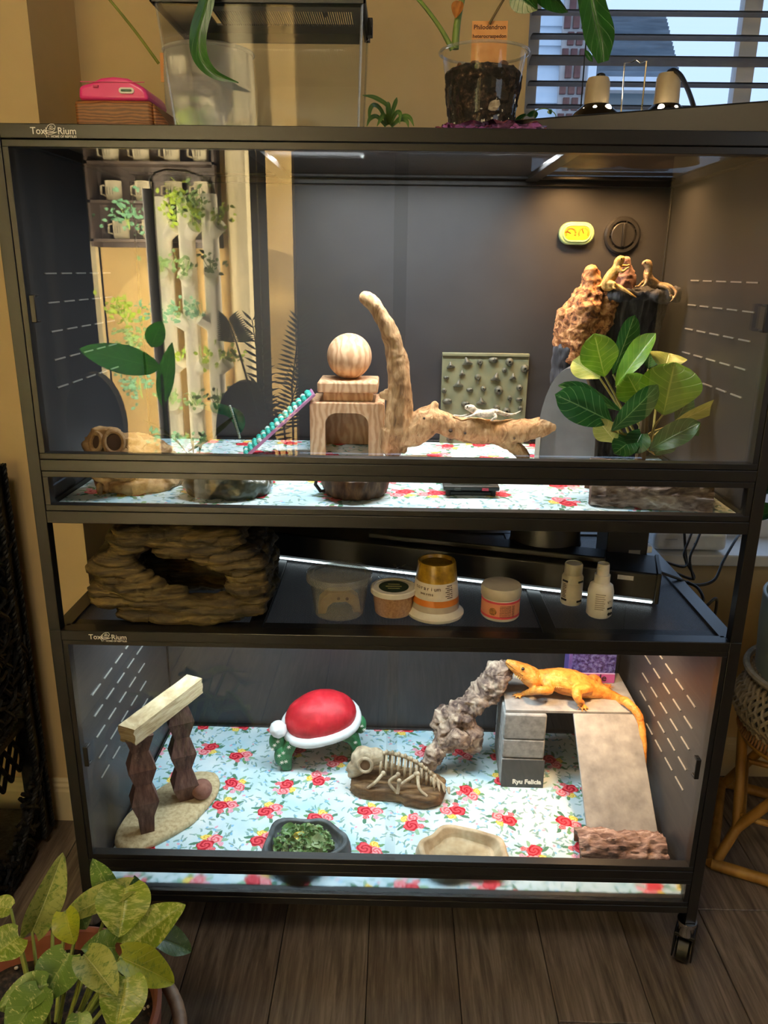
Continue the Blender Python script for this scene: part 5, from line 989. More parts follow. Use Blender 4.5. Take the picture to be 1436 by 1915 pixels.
hpz=thing('anthurium_plant','slender stalked plant with a long drooping leaf in the white planter','plant',(wp.x,wp.y,TP+.18)); mb=MB(); s0=AY(297,119,.385); s1=AY(250,55,.36); s2=AY(195,-12,.34); s3=AY(150,-60,.33)
ctube(mb,[(*s0,.0030),(*s1,.0028),(*s2,.0024),(*s3,.0022)],8); part('stalk',mb,PET,hpz,True); mb=MB(); ctube(mb,[(*AY(400,118,.395),.003),(*AY(430,60,.37),.0027),(*AY(480,5,.33),.0026),(*AY(500,-40,.30),.0024)],8); part('stalk',mb,PET,hpz,True)
def ribbon(pts,ws,m,par,nm='leaf',tw=0):
    q=bez([(*p,w) for p,w in zip(pts,ws)],8); L=len(q)-1; mb=MB()
    def fn(u,v):
        i=min(L,int(round(v*L))); p=Vector(q[i][:3]); d=(Vector(q[min(L,i+1)][:3])-Vector(q[max(0,i-1)][:3])).normalized(); nn=(Vector(CP)-p); nn.normalize(); s_=d.cross(nn).normalized(); s_.rotate(Matrix.Rotation(tw,3,d)); x=(u-.5)*2; return p+s_*(x*q[i][3])+nn*(abs(x)*q[i][3]*.4)
    mb.grid(fn,6,L); return part(nm,mb,m,par,True,180)
ribbon([AY(400,-60,.11),AY(386,5,.105),AY(371,60,.10),AY(374,105,.098),AY(400,138,.097),AY(446,155,.095)],[.010,.011,.0125,.012,.007,.0008],GLF,hpz)
def tagcard(label,c,w,h,lines,rz=0,back=False):
    t_=thing('plant_tag',label,'plant tag',c); M_=MX(c,-.12,0,rz); part('card',MB().at(M_).box(-w/2,w/2,-.0004,.0004,-h*1.5,h),mat('orange_tag_card','#d99a5c','#e0a568',rough=.7,scale=60),t_)
    for i,(s_,z) in enumerate(lines): text('lettering',s_,h*.36*(1 if len(s_)<13 else .82),M_@MX((0,-.0006,z),pi/2),mat('pencil_brown','#4a2a20',rough=.8),t_,.0001,'CENTER',.00018)
    return t_
tagcard('orange plant tag in the white planter behind the clear box',AY(331,121,.375)+Vector((0,0,.0)),.062,.020,[('Anth',.006)])
# faunarium box
FX0,FX1,FY0,FY1=.243,.538,.15,.33; fz0,fz1=TP+.002,1.745; fb=thing('faunarium','clear plastic carry box with a black vented lid on the terrarium top','carry box',(.39,.24,TP)); tp_=.014
mb=MB(); b4=[(FX0,FY0),(FX1,FY0),(FX1,FY1),(FX0,FY1)]; t4=[(FX0-tp_*1.3,FY0-tp_),(FX1+tp_*.5,FY0-tp_),(FX1+tp_*.5,FY1+tp_),(FX0-tp_*1.3,FY1+tp_)]
def shell(k,z0_,z1_): return [(x+(k if i in(0,3) else -k),y+(k if i<2 else -k),z0_) for i,(x,y) in enumerate(b4)]+[(x+(k if i in(0,3) else -k),y+(k if i<2 else -k),z1_) for i,(x,y) in enumerate(t4)]
mb._add(shell(0,fz0,fz1),[(0,1,5,4),(1,2,6,5),(2,3,7,6),(3,0,4,7),(0,3,2,1)]); mb._add(shell(.0022,fz0+.0022,fz1),[(4,5,1,0),(5,6,2,1),(6,7,3,2),(7,4,0,3),(1,2,3,0)])
part('box_wall',mb,PLAST,fb); ed=MB()
for i in range(4): a,b=shell(0,fz0,fz1)[i],shell(0,fz0,fz1)[i+4]; ed.tube([a,b],.0022,6); c_=shell(0,fz0,fz1)[(i+1)%4]; ed.tube([a,c_],.0024,6)
part('box_edge',ed,clear('thick_clear_edge',(.9,.92,.92,1),rough=.08,ior=1.6,body='#e4e4dc',amt=.18),fb,True)
lx0,lx1,ly0,ly1=FX0-.026,FX1+.012,FY0-.020,FY1+.020
lp=MB()
lp.box(lx0,lx1,ly0,ly0+.003,fz1-.004,fz1+.008).box(lx0,lx1,ly1-.003,ly1,fz1-.004,fz1+.008).box(lx0,lx0+.003,ly0,ly1,fz1-.004,fz1+.008).box(lx1-.003,lx1,ly0,ly1,fz1-.004,fz1+.008)
lp.box(lx0,lx1,ly0,.207,fz1+.005,fz1+.008).box(lx0,lx1,.285,ly1,fz1+.005,fz1+.008).box(lx0,FX0+.045,.207,.285,fz1+.005,fz1+.008).box(FX1-.012,lx1,.207,.285,fz1+.005,fz1+.008); ld_=part('lid',lp,DKPLAS,fb); part('lid_skirt',MB().box(FX0-.01,FX1+.004,FY1+.002,FY1+.005,fz1-.010,fz1+.005).box(FX0-.01,FX1+.004,FY0-.006,FY0-.003,fz1-.006,fz1+.005),DKPLAS,fb)
vb_=None
for k in range(64):
    x=FX0+.055+k*.0037
    if x>FX1-.013: break
    if vb_ is None: vb_=link('vent_bar',mkmesh(MB().box(0,.0017,0,.078,0,.003)),DKPLAS,fb); o=vb_
    else: o=copypart(vb_,fb)
    o.location=Vector((x,.207,fz1+.005))-OFF[fb.name]
part('feeding_door',MB().box(.335,.445,ly0+.012,.200,fz1+.008,fz1+.011),clear('smoked_clear_door',(.8,.8,.78,1),rough=.1,body='#a8a49a',amt=.3),fb); part('clip',MB().box(lx1-.001,lx1+.008,.23,.25,fz1-.022,fz1+.004),DKPLAS,fb,bev=.001); part('clip_tongue',MB().tube([(lx1+.003,.225,fz1-.008),(lx1+.004,.222,fz1-.03),(lx1-.004,.222,fz1-.034),(lx1-.003,.225,fz1-.012)],.0015,6),PLAST,fb,True)
part('handle',MB().tube([(.30,.24,fz1+.008),(.31,.24,fz1+.03),(.47,.24,fz1+.03),(.48,.24,fz1+.008)],.005,8),DKPLAS,fb,True)
lb=thing('light_bar','slim black light bar lying on the terrarium top behind the clear box','light fixture',(.62,.372,TP)); part('housing',MB().box(.332,.908,.340,.404,TP+.013,TP+.034),DKPLAS,lb,bev=.003)
for x in (.330,.900): part('bracket',MB().box(x,x+.010,.338,.406,TP+.0005,TP+.034),DKPLAS,lb,bev=.001)
# spider plant
SPL=leafmat('spider_leaf','#4f7a34','#7fa558','#dfe6b4',rough=.4,veins=0); spt=thing('spider_plant','small spider plant with arching striped leaves between the clear box and the clear pot','plant',(.60,.30,TP)); z0_=AY(726,238,.30)
part('pot',MB().lathe([(.022,0),(.028,.03),(.026,.03),(.0,.026)],(z0_.x,.30,TP),20),mat('terracotta_small','#8a5138',rough=.8),spt,True,40)
for pts in (((726,232),(725,205),(722,195),(700,182),(678,178)),((724,232),(712,205),(700,196),(692,205),(690,230)),((728,232),(735,205),(740,190),(742,182)),((727,232),(728,210),(726,195),(725,190)),((729,234),(740,212),(748,212),(747,232)),((722,236),(705,218),(692,222),(686,236)),((732,236),(752,218),(766,220),(774,236)),((731,236),(748,224),(760,226),(764,238)),((725,234),(718,215),(712,222),(705,236))):
    P_=[AY(a,b,.295-.02*i) for i,(a,b) in enumerate(pts)]; ribbon(P_,[.0028]+[.0034]*(len(P_)-2)+[.0005],SPL,spt)
# clear nursery pot with philodendron
pc_=Vector((.7405,.185,TP+.008)); npot=thing('clear_pot','clear plastic nursery pot full of dark bark soil on the purple foil','pot',pc_)
npr=[(.052,0),(.0545,.03),(.060,.075),(.0635,.105),(.0645,.108),(.0670,.128),(.0685,.131),(.0705,.131)]; part('pot_wall',MB().lathe(npr,pc_,56,caps=False),PLAST,npot,True,50); part('pot_rim',MB().tube([(pc_.x+.0715*cos(a),pc_.y+.0715*sin(a),pc_.z+.1315) for a in [2*pi*k/56 for k in range(56)]],.0024,8,closed=True),clear('thick_rim',(.9,.92,.92,1),rough=.1,ior=1.55,body='#e4e4dc',amt=.2),npot,True)
SOIL=multi('chunky_bark_soil',[(.42,'#0b0705'),(.54,'#211711'),(.64,'#45342a'),(.71,'#8d7a62'),(.78,'#c9bfab')],110,None,.9,.004,130,6); ms=MB().lathe([(.0505,.001),(.053,.03),(.0585,.075),(.0615,.098),(.05,.106),(.02,.104),(.0,.106)],pc_,44)
organic('soil_mass',ms,SOIL,npot,.0034,[((60,60,60),.004,3,True)],0); rr=random.Random(4); ch=MB(); mo=MB()
for k in range(150):
    a=rr.uniform(-pi,0)+0; z=rr.uniform(.01,.10); r=.0525+.10*(z-.03)*.12+.001; mo.ball(pc_+Vector((r*cos(a),r*sin(a),z)),(rr.uniform(.001,.003),.001,rr.uniform(.001,.003)),6,4)
for k in range(26):
    a=rr.uniform(0,2*pi); r=.05*math.sqrt(rr.random()); p=pc_+Vector((r*cos(a),r*sin(a),.106)); ch.ball(p,(rr.uniform(.004,.009),rr.uniform(.004,.008),rr.uniform(.003,.007)),7,5)
o=part('perlite',mo,mat('perlite','#c9c2b2',rough=.9,scale=80),npot,True); o['kind']='stuff'; o=part('bark_chip',ch,mat('bark_chip','#4a3324','#6d4c36',rough=.9,scale=70),npot,True); o['kind']='stuff'
o=part('pale_root_patch',MB().ball(pc_+Vector((.012,-.0535,.048)),(.012,.003,.012),12,8).disp(lambda P:P+np.c_[vn(P*200,1)*.002,vn(P*200,2)*.001,vn(P*200,3)*.003]),mat('pale_root','#8d8270','#c4b9a4',rough=.9,scale=150),npot,True)
ph=thing('philodendron','philodendron with thick green stems and broad dark leaves rising from the clear pot','plant',pc_+Vector((0,0,.104))); STM=mat('green_stem','#5f7a35','#7b9347',rough=.45,scale=30)
mb=MB(); ctube(mb,[(*AY(851,92,.18),.0062),(*AY(853,60,.18),.0060),(*AY(858,25,.18),.0055),(*AY(868,-20,.18),.005)],10); part('stem',mb,STM,ph,True); mb=MB(); ctube(mb,[(*AY(846,93,.175),.0045),(*AY(825,55,.17),.0036),(*AY(800,20,.165),.0032),(*AY(775,-10,.16),.003)],10); part('stem',mb,STM,ph,True)
part('bract',leaf(MB(),AY(862,2,.172),AY(851,34,.172),.020,None,.3,.5,.1,'ovate',4,8),mat('dry_orange_bract','#b97a35','#8f5a26',rough=.7,scale=60),ph,True,180); mb=MB(); ctube(mb,[(*AY(915,45,.16),.0022),(*AY(928,22,.155),.0020),(*AY(946,-8,.15),.002)],8); part('stem',mb,mat('brown_stem','#5a4a2c',rough=.6),ph,True)
PHL=leafmat('philodendron_leaf','#16401c','#2f6a2c','#6fa65a',rough=.25,veins=.5)
ribbon([AY(1085,-90,.14),AY(1100,-30,.12),AY(1110,20,.11),AY(1122,70,.105),AY(1128,116,.10)],[.012,.018,.020,.0215,.008],PHL,ph); part('leaf_tip',leaf(MB(),AY(1000,-40,.14),AY(1060,26,.13),.05,None,.9,.2,.05,'heart',6,10),PHL,ph,True,180)
part('leaf_tip',leaf(MB(),AY(960,-30,.14),AY(1004,20,.135),.045,None,.4,.2,.05,'ovate',6,10),PHL,ph,True,180)
part('curled_tip',leaf(MB(),AY(1108,116,.10),AY(1093,92,.105),.008,None,0,.4,.1,'ovate',3,6),PHL,ph,True,180)
tagcard('orange plant tag with brown handwriting in the clear pot',AY(915,73,.160),.056,.026,[('Philodendron',.014),('heterocraspedon',.0015)],-.05)
fo=thing('purple_foil','crumpled purple foil tray under the clear pot','foil',(.75,.12,TP)); FOIL=mat('purple_foil','#8a3f6b','#b06a94',rough=.22,metal=.85,scale=30)
def foil(u,v):
    a=2*pi*u; r=.02+.98*v; return (.752+r*(.098+.012*sin(5*a))*cos(a),.125+r*(.088+.01*sin(7*a+1))*sin(a),TP+.009+.014*max(0,r-.55)+.006*float(vn([[r*15*cos(a),r*15*sin(a),2.]])[0])*r)
mb=MB().grid(foil,90,22,True); part('foil_sheet',mb,FOIL,fo,True,25)
# heat lamps, hood bar, wire stand, small vine
CER=mat('beige_ceramic','#c9b796','#d3c3a4',rough=.5,scale=30)
BULB=emis('lamp_glow',(1,.80,.52,1),14)
for i,(px,py,Y_) in enumerate(((1118,160,.44),(1250,152,.44))):
    c_=AY(px,py,Y_); zc=TP+.012
    hl=thing('heat_lamp',('dome heat lamp with beige socket, left of the pair on the terrarium top','beige socketed dome heat lamp with looping black cord, right of the terrarium-top pair')[i],'lamp',(c_.x,Y_,TP),'heat lamps on the terrarium top'); top=AY(px,py,Y_).z
    zb_=AY(px,198,Y_).z; zt_=AY(px,146 if i==0 else 138,Y_).z; r=.0225
    part('socket',MB().lathe([(r*1.06,zb_),(r*1.04,zb_+.02),(r,zt_-.008),(r*.86,zt_),(r*.4,zt_+.002),(0,zt_+.002)],(c_.x,Y_,0),32),CER,hl,True,45); part('dome',MB().lathe([(.075,TP+.008),(.070,TP+.028),(.045,zb_-.016),(.030,zb_-.003),(.026,zb_+.001),(.024,zb_+.001),(.043,zb_-.020),(.068,TP+.026),(.073,TP+.008)],(c_.x,Y_,0),40,caps=False),mat('black_chrome_dome','#2a2624',rough=.18,metal=.9),hl,True,40)
    for a,gr in (((-1.85,.0042),(-1.1,.0066),(-2.5,.002)) if i==0 else ((-2.1,.0068),(-1.3,.0042),(-.6,.002))):
        part('vent_glow',MB().ball((c_.x+.0345*cos(a),Y_+.0345*sin(a),zb_-.009),(gr,gr*.8,gr),10,7),BULB,hl,True)
    part('strain_relief',MB().ball((c_.x+.004,Y_,zt_+.004),(.009,.009,.005),12,8),DKPLAS,hl,True)
hb=thing('hood_bar','long black light hood lying askew along the terrarium top at the right','hood',(1.0,.15,TP)); ha=Vector((.752,.262,TP)); hb2=Vector((1.178,.066,TP)); d_=hb2-ha; MH=MX(ha,0,0,math.atan2(d_.y,d_.x)); Lh=d_.length
zA=AY(960,222,.2).z-TP
mb=MB().at(MH); mb._add([(0,0,.002),(Lh,0,.002),(Lh,.045,.002),(0,.045,.002),(0,.004,.052),(Lh,.004,.055),(Lh,.041,.055),(0,.041,.052)],[(0,1,5,4),(1,2,6,5),(2,3,7,6),(3,0,4,7),(0,3,2,1),(4,5,6,7)]); part('hood_shell',mb,DKPLAS,hb,bev=.003); part('hood_lip',MB().at(MH).box(Lh*.1,Lh-.002,-.004,.004,.0,.004),DKPLAS,hb,bev=.001); part('end_cap',MB().at(MH).box(Lh-.001,Lh+.018,-.003,.048,.001,.058),DKPLAS,hb,bev=.003)
cable('black cord looping off the right heat lamp socket',[tuple(AY(1250,138,.44)),tuple(AY(1258,131,.43)),tuple(AY(1272,140,.40)),tuple(AY(1285,165,.34)),tuple(AY(1296,196,.26)),tuple(AY(1300,215,.24))],.0042)
ws=thing('wire_stand','bent chrome wire stand between the two heat lamps','wire stand',tuple(AY(1185,190,.36))); mb=MB(); mb.tube([tuple(AY(a,b,.36)) for a,b in ((1161,215),(1168,118),(1182,116),(1190,111),(1198,117),(1209,114),(1200,205),(1199,215))],.0016,8); part('wire',mb,CHROME,ws,True)
vn_=thing('trailing_vine','little trailing vine sprig on the terrarium top beside the clear pot','plant',tuple(AY(1000,225,.28))); mb=MB(); ctube(mb,[(*AY(965,232,.28),.001),(*AY(985,215,.28),.001),(*AY(1015,203,.28),.0009),(*AY(1035,210,.28),.0008),(*AY(1041,222,.28),.0007)],6); part('stem',mb,STM,vn_,True)
for a,b,c2_,d2 in ((985,216,1005,208),(962,226,985,213),(1003,208,1000,222),(1028,204,1030,214)): part('leaf',leaf(MB(),AY(a,b,.28),AY(c2_,d2,.28),.010,None,.4,.2,.1,'ovate',3,6),PHL,vn_,True,180)
# ================================================================ ROOM AROUND
# black wicker shelf at the left
WK=multi('black_wicker',[(.35,'#08090a'),(.55,'#15181a'),(.75,'#2b3033')],60,(1,1,1),.5,.002,120); wk=thing('wicker_shelf','black woven wicker etagere shelf standing left of the terrariums','shelf',(-.25,.2,0)); sx1=-.232; sx0=-.62; sy0,sy1=.0,.372; sz=.945
def braid(pts,r,nm='braided_edge',turns=40):
    mb=MB()
    P_=[Vector(p) for p in pts]; n_=int(turns*6)
    def pos(f): 
        L=[(b-a).length for a,b in zip(P_,P_[1:])]; s_=f*sum(L)
        for a,b,l in zip(P_,P_[1:],L):
            if s_<=l or b is P_[-1]: return a.lerp(b,min(1,s_/l)),(b-a).normalized()
            s_-=l
    for ph_ in (0,2.09,4.19):
        pt=[]
        for i in range(n_+1):
            p,d=pos(i/n_); u=d.cross(Vector((.3,.8,.1))).normalized(); w=d.cross(u); a=2*pi*turns*i/n_*.33+ph_; pt.append(p+u*cos(a)*r*.55+w*sin(a)*r*.55)
        mb.tube(pt,r*.62,5)
    return part(nm,mb,WK,wk,True)
pw_=.042
for (a,b) in ((sx1-pw_,sy0),(sx0,sy0),(sx1-pw_,sy1-pw_),(sx0,sy1-pw_)): part('post',MB().box(a,a+pw_,b,b+pw_,0,sz),WK,wk,bev=.008,seg=3)
for z in (.05,.325,.60,.86): part('shelf_board',MB().box(sx0+.01,sx1-.012,sy0+.01,sy1-.01,z,z+.018),WK,wk,bev=.004)
braid([(sx1+.003,sy1-pw_-.012,.02),(sx1+.003,sy1-pw_-.012,sz)],.0065,turns=90); braid([(sx1+.004,sy1-.012,.02),(sx1+.004,sy1-.012,sz)],.005,turns=90); braid([(sx1+.003,sy0+pw_+.01,.02),(sx1+.003,sy0+pw_+.01,sz)],.0065,turns=90)
rr=random.Random(9)
def weave(lo,hi,n,nm='woven_panel'):
    mb=MB()
    for k in range(n):
        u=rr.random(); y=sy0+.03+(sy1-sy0-.06)*u; z=rr.uniform(lo(u),hi(u)); a=rr.choice((.6,-.6,.95,-.9,.15))+rr.uniform(-.25,.25); L=rr.uniform(.04,.08); p=Vector((sx1-.008+rr.uniform(-.008,.006),y,z)); d=Vector((rr.uniform(-.15,.15),cos(a),sin(a)))*L/2
        mb.tube([p-d,p+Vector((.006,0,0)),p+d],.0052,5)
    o=part(nm,mb,WK,wk,True); o['kind']='stuff'; return o
arch1=lambda u:.345+.075*abs(2*u-1)**1.5+.02; arch2=lambda u:.06+.15*abs(2*u-1)**1.2
weave(arch1,lambda u:.60,260); weave(lambda u:.62,lambda u:.85,230); weave(lambda u:max(.02,arch2(u)-.09),arch2,170)
for f_ in (arch1,arch2): braid([(sx1+.002,sy0+.02+(sy1-sy0-.04)*k/14,f_(k/14)) for k in range(15)],.006,turns=40)
lt=MB()
for k in range(9):
    for s_ in (-1,1): y=sy0+.03+.04*k; lt.tube([(sx1-.03,y,.215),(sx1-.03,y+s_*.07,.325)],.0055,6)
part('side_lattice',lt,WK,wk,True)
# pothos in terracotta pot at bottom left
pp=Vector((.098,-.375,0)); pz=.285; ptt=thing('terracotta_pot','large terracotta pot of dark soil at the lower left corner','pot',(pp.x,pp.y,.06))
TER=mat('terracotta','#6b3826','#7d4634',rough=.75,scale=14,bump=.0004); part('pot_wall',MB().lathe([(.115,.06),(.16,.24),(.168,.245),(.172,pz),(.166,pz+.004),(.160,pz),(.156,.25),(.15,.235)],pp,64),TER,ptt,True,40); part('soil',MB().grid(lambda u,v:(pp.x+.158*v*cos(2*pi*u),pp.y+.158*v*sin(2*pi*u),.252+.006*float(vn([[u*40,v*14,1.]])[0])),60,20,True),multi('dark_pot_soil',[(.4,'#0e0a08'),(.55,'#2a1f18'),(.72,'#4f3f31'),(.8,'#a39a88')],110,None,.95,.003),ptt,True,180)
mo=MB(); rr=random.Random(6)
for k in range(90): a=rr.uniform(0,2*pi); r=.15*math.sqrt(rr.random()); mo.ball((pp.x+r*cos(a),pp.y+r*sin(a),.258),rr.uniform(.0012,.0028),6,4)
o=part('perlite',mo,mat('pot_perlite','#bdb5a4',rough=.9,scale=80),ptt,True); o['kind']='stuff'
pst=thing('rattan_stand','rattan ring stand under the terracotta pot','plant stand',(pp.x,pp.y,0)); RAT=mat('brown_rattan','#5e4634','#7d614a',rough=.6,scale=40,stretch=(1,1,.2),bump=.0006)
for z,r in ((.205,.195),(.055,.165),(.012,.18)): part('ring',MB().tube([(pp.x+r*cos(a),pp.y+r*sin(a),z) for a in [2*pi*k/48 for k in range(48)]],.011,10,closed=True),RAT,pst,True)
for k in range(8): a=2*pi*k/8+.2; part('strut',MB().tube([(pp.x+.18*cos(a),pp.y+.18*sin(a),.012),(pp.x+.186*cos(a+.12),pp.y+.186*sin(a+.12),.12),(pp.x+.195*cos(a),pp.y+.195*sin(a),.205)],.007,8),RAT,pst,True)
part('base_disc',MB().lathe([(.16,.046),(.16,.0595),(0,.0595)],pp,40),RAT,pst)
po=thing('pothos_plant','variegated pothos with heart shaped green and cream leaves in the terracotta pot','plant',(pp.x,pp.y,.25))
PO=[leafmat('pothos_a','#5d7a1e','#8ca030','#c3c76a','#b9bd6a',.54,.35,.35),leafmat('pothos_b','#8a9448','#a8ac62','#cfd09a','#5f7a30',.56,.35,.35),leafmat('pothos_c','#4a6a2a','#6d8a3c','#a3b56a','#c9c78a',.62,.35,.35),leafmat('pothos_d','#35502c','#4f6b3e','#8aa06c','#8a9a68',.62,.35,.35),leafmat('pothos_e','#8a9420','#a8ae2e','#cfcb5a','#6a8424',.58,.35,.35)]
PL=[((60,1742),(122,1601),62,-.28,-.24,1,.45,.10),((240,1662),(90,1722),52,-.27,-.30,1,.5,.15),((234,1658),(222,1752),96,-.27,-.33,0,0,.10),((212,1672),(172,1606),44,-.23,-.22,2,-.4,.05),((238,1772),(343,1688),74,-.32,-.28,0,-.35,.12),((292,1752),(364,1776),50,-.27,-.26,3,-.4,.15),((226,1790),(335,1837),64,-.36,-.34,4,-.3,.12),((214,1772),(158,1772),58,-.33,-.36,2,.2,.2),((128,1784),(74,1875),80,-.38,-.43,2,.15,.12),((158,1786),(219,1859),66,-.39,-.44,1,-.2,.10),((88,1842),(-8,1886),62,-.42,-.45,2,.3,.12),((122,1704),(136,1768),52,-.30,-.33,4,.4,.1),((36,1752),(-25,1795),66,-.33,-.37,0,.3,.1),((236,1828),(216,1935),84,-.40,-.46,0,-.1,.12),((78,1855),(12,1945),80,-.43,-.48,2,.25,.1),((246,1642),(268,1692),38,-.24,-.25,3,.5,.1),((150,1705),(160,1738),40,-.26,-.28,3,.2,.1),((148,1895),(146,1945),46,-.46,-.48,2,0,.1),((100,1655),(118,1632),26,-.22,-.22,1,.9,.1),((248,1815),(295,1832),50,-.33,-.31,3,.2,.1),((20,1700),(-20,1690),40,-.30,-.30,0,.2,.1)]
rr=random.Random(12)
for i,(b,t,w,yb,yt,mi,ro,dr) in enumerate(PL):
    p,q=pleaf(b,t,yb,yt); mb=leaf(MB(),p,q,w*mpp((p+q)/2)*1.22,None,ro,.20,dr,'heart',10,18,.06); part('leaf',mb,PO[mi],po,True,180)
    base=Vector((pp.x+(p.x-pp.x)*.35,pp.y+(p.y-pp.y)*.35,.250)); st_=MB(); mid=(base+p)/2+Vector(((p.x-pp.x)*.1,(p.y-pp.y)*.1,.02)); ctube(st_,[(*base,.0032),(*mid,.0028),(*p,.0022)],7,5); part('stem',st_,mat('pothos_stem','#6f7f3c','#86954c',rough=.5),po,True)
part('fallen_leaf',leaf(MB(),Vector((.02,-.38,.262)),Vector((.045,-.40,.263)),.016,(0,0,1),0,.1,.0,'ovate',3,6),mat('dry_leaf','#a08a62',rough=.8),ptt,True,180)
# right: grey planter in woven basket on bamboo stand
rc=Vector((1.605,.37,0)); gp=thing('grey_planter','tall grey green planter at the right edge, set in a woven basket','pot',(rc.x,rc.y,.33)); GP=mat('grey_green_glaze','#84958e','#8fa099',rough=.35,scale=20); part('planter_wall',MB().lathe([(.10,.335),(.125,.36),(.148,.48),(.155,.58),(.156,.655),(.150,.655),(.148,.60),(.14,.5)],rc,56),GP,gp,True,50); part('rim',MB().tube([(rc.x+.153*cos(a),rc.y+.153*sin(a),.656) for a in [2*pi*k/56 for k in range(56)]],.004,8,closed=True),mat('pale_glaze_rim','#8d9a95',rough=.3),gp,True); part('soil',MB().lathe([(.146,.60),(0,.605)],rc,32),multi('planter_soil',[(.4,'#0e0a08'),(.7,'#3a2d22')],90,None,.95,.003),gp)
bk=thing('woven_basket','grey seagrass basket with diagonal open weave around the planter','basket',(rc.x,rc.y,.30)); SG=mat('seagrass','#8d8470','#a89d86',rough=.8,scale=60,bump=.0006)
for s_ in (-1,1):
    for k in range(56):
        a=2*pi*k/56; pt=[]
        for j in range(9):
            f=j/8; z=.335+.135*f; r=.150+.030*sin(pi*min(1,f*1.1+.1))*1; pt.append((rc.x+(r+.003*s_*(1 if j%2 else -1))*cos(a+s_*f*.55),rc.y+(r+.003*s_*(1 if j%2 else -1))*sin(a+s_*f*.55),z))
        part('weave_strand',MB().tube(pt,.0042,5),SG,bk,True)
for z,r in ((.330,.152),(.318,.150),(.472,.166)): part('basket_ring',MB().tube([(rc.x+r*cos(a),rc.y+r*sin(a),z) for a in [2*pi*k/44 for k in range(44)]],.008,8,closed=True),SG,bk,True)
part('basket_base',MB().lathe([(.145,.3105),(.145,.318),(0,.318)],rc,40),SG,bk); fr_=MB()
for k in range(110): a=2*pi*k/110; fr_.tube([(rc.x+.158*cos(a),rc.y+.158*sin(a),.334),(rc.x+.164*cos(a),rc.y+.164*sin(a),.312),(rc.x+.152*cos(a),rc.y+.152*sin(a),.302)],.0032,4)
o=part('stitched_edge',fr_,mat('orange_seagrass','#7d5a38','#96704a',rough=.8,scale=60),bk,True); o['kind']='stuff'
bst=thing('bamboo_stand','bamboo plant stand with crossed legs beside the terrarium','plant stand',(rc.x,rc.y,0)); BAM=mat('bamboo','#8a6428','#a87f3c',rough=.45,scale=30,stretch=(1,1,.1))
R0,R1=.205,.150; cs=[(-1,-.35),(.35,-1),(1,.35),(-.35,1)]
def cpt(i,r,z): a=math.radians(200+90*i); return (rc.x+r*cos(a),rc.y+r*sin(a),z)
for i in range(4):
    part('leg',MB().tube([cpt(i,R0+.03,.012),cpt(i,R0-.02,.10),cpt(i+.45,R1,.30)],.012,10),BAM,bst,True); part('leg',MB().tube([cpt(i+1,R0+.03,.012),cpt(i+1,R0-.02,.10),cpt(i+.55,R1,.30)],.012,10),BAM,bst,True); part('floor_rail',MB().tube([cpt(i,R0+.04,.014),cpt(i+1,R0+.04,.014)],.014,10),BAM,bst,True); part('cross_rail',MB().tube([cpt(i,R0-.03,.13),cpt(i+1,R0-.03,.13)],.008,8),BAM,bst,True)
part('top_ring',MB().tube([(rc.x+.15*cos(a),rc.y+.15*sin(a),.300) for a in [2*pi*k/40 for k in range(40)]],.010,8,closed=True),BAM,bst,True)
rp=thing('leafy_houseplant','dark leafed houseplant in the grey planter at the right edge','plant',(rc.x,rc.y,.60)); 
for k in range(12):
    a=pi*.6+k*.35; p=rc+Vector((.03*cos(a),.03*sin(a),.61)); q=p+Vector((.12*cos(a),.11*sin(a),.30+.06*sin(k*1.7))); mb=MB(); ctube(mb,[(*p,.003),(*((p+q)/2+Vector((0,0,.03))),.0026),(*q,.002)],6,4); part('stem',mb,STM,rp,True); part('leaf',leaf(MB(),q,q+Vector((.10*cos(a),.09*sin(a),.015*cos(k))),.06,(0,-.4,1),0,.2,.3,'ovate',5,9),PHL,rp,True,180)
# ================================================================ THE ROOM BEHIND, SEEN MIRRORED IN THE GLASS
def AR(px,py,d):
    p=AY(px,py,d); return Vector((p.x,-p.y,p.z))
RY=-2.75; WARMW=mat('cream_room_wall','#d8b878','#dcbd80',rough=.9,scale=10)
a0=AR(198,600,2.75).x; a1=AR(412,400,2.75).x
rw=struct('wall_rear',MB().box(a0,a1+.04,RY-.12,RY,0,2.6),WARMW); c0,c1_=AR(424,400,2.62).x,AR(468,400,2.62).x
mb=MB(); cc=((c0+c1_)/2,-2.62); mb.lathe([((c1_-c0)/2,0),((c1_-c0)/2,2.6)],(cc[0],cc[1],0),40); struct('trim_1',mb,TRIMW,smooth=True)
d0,d1=AR(498,400,2.75).x,AR(546,400,2.75).x; struct('trim_2',MB().box(d0,d1,RY-.1,RY,0,2.6),WARMW); e0=AR(168,400,2.7).x; struct('trim_3',MB().box(e0-.012,e0+.012,-2.72,-2.68,0,2.6),TRIMW)
MUGW=mat('cream_mug_glaze','#e0d4b4',rough=.3,scale=20); RKW=mat('dark_rack_wood','#2a211b','#382c24',rough=.6,scale=30); rk0,rk1=AR(178,400,2.72).x,AR(412,400,2.72).x; zt0=AR(200,462,2.72).z
rck=thing('mug_rack','dark wooden mug rack on the rear wall','rack',((rk0+rk1)/2,RY,zt0)); part('back_board',MB().box(rk0,rk1,RY+.001,RY+.012,zt0,2.05),RKW,rck)
rows=[AR(300,303,2.66).z,AR(300,376,2.66).z,AR(300,448,2.66).z]
for z in rows+[1.99]: part('rack_shelf',MB().box(rk0,rk1,RY+.012,RY+.13,z-.012,z),RKW,rck)
for x in (rk0,rk1-.012): part('rack_side',MB().box(x,x+.012,RY+.012,RY+.13,zt0,2.05),RKW,rck)
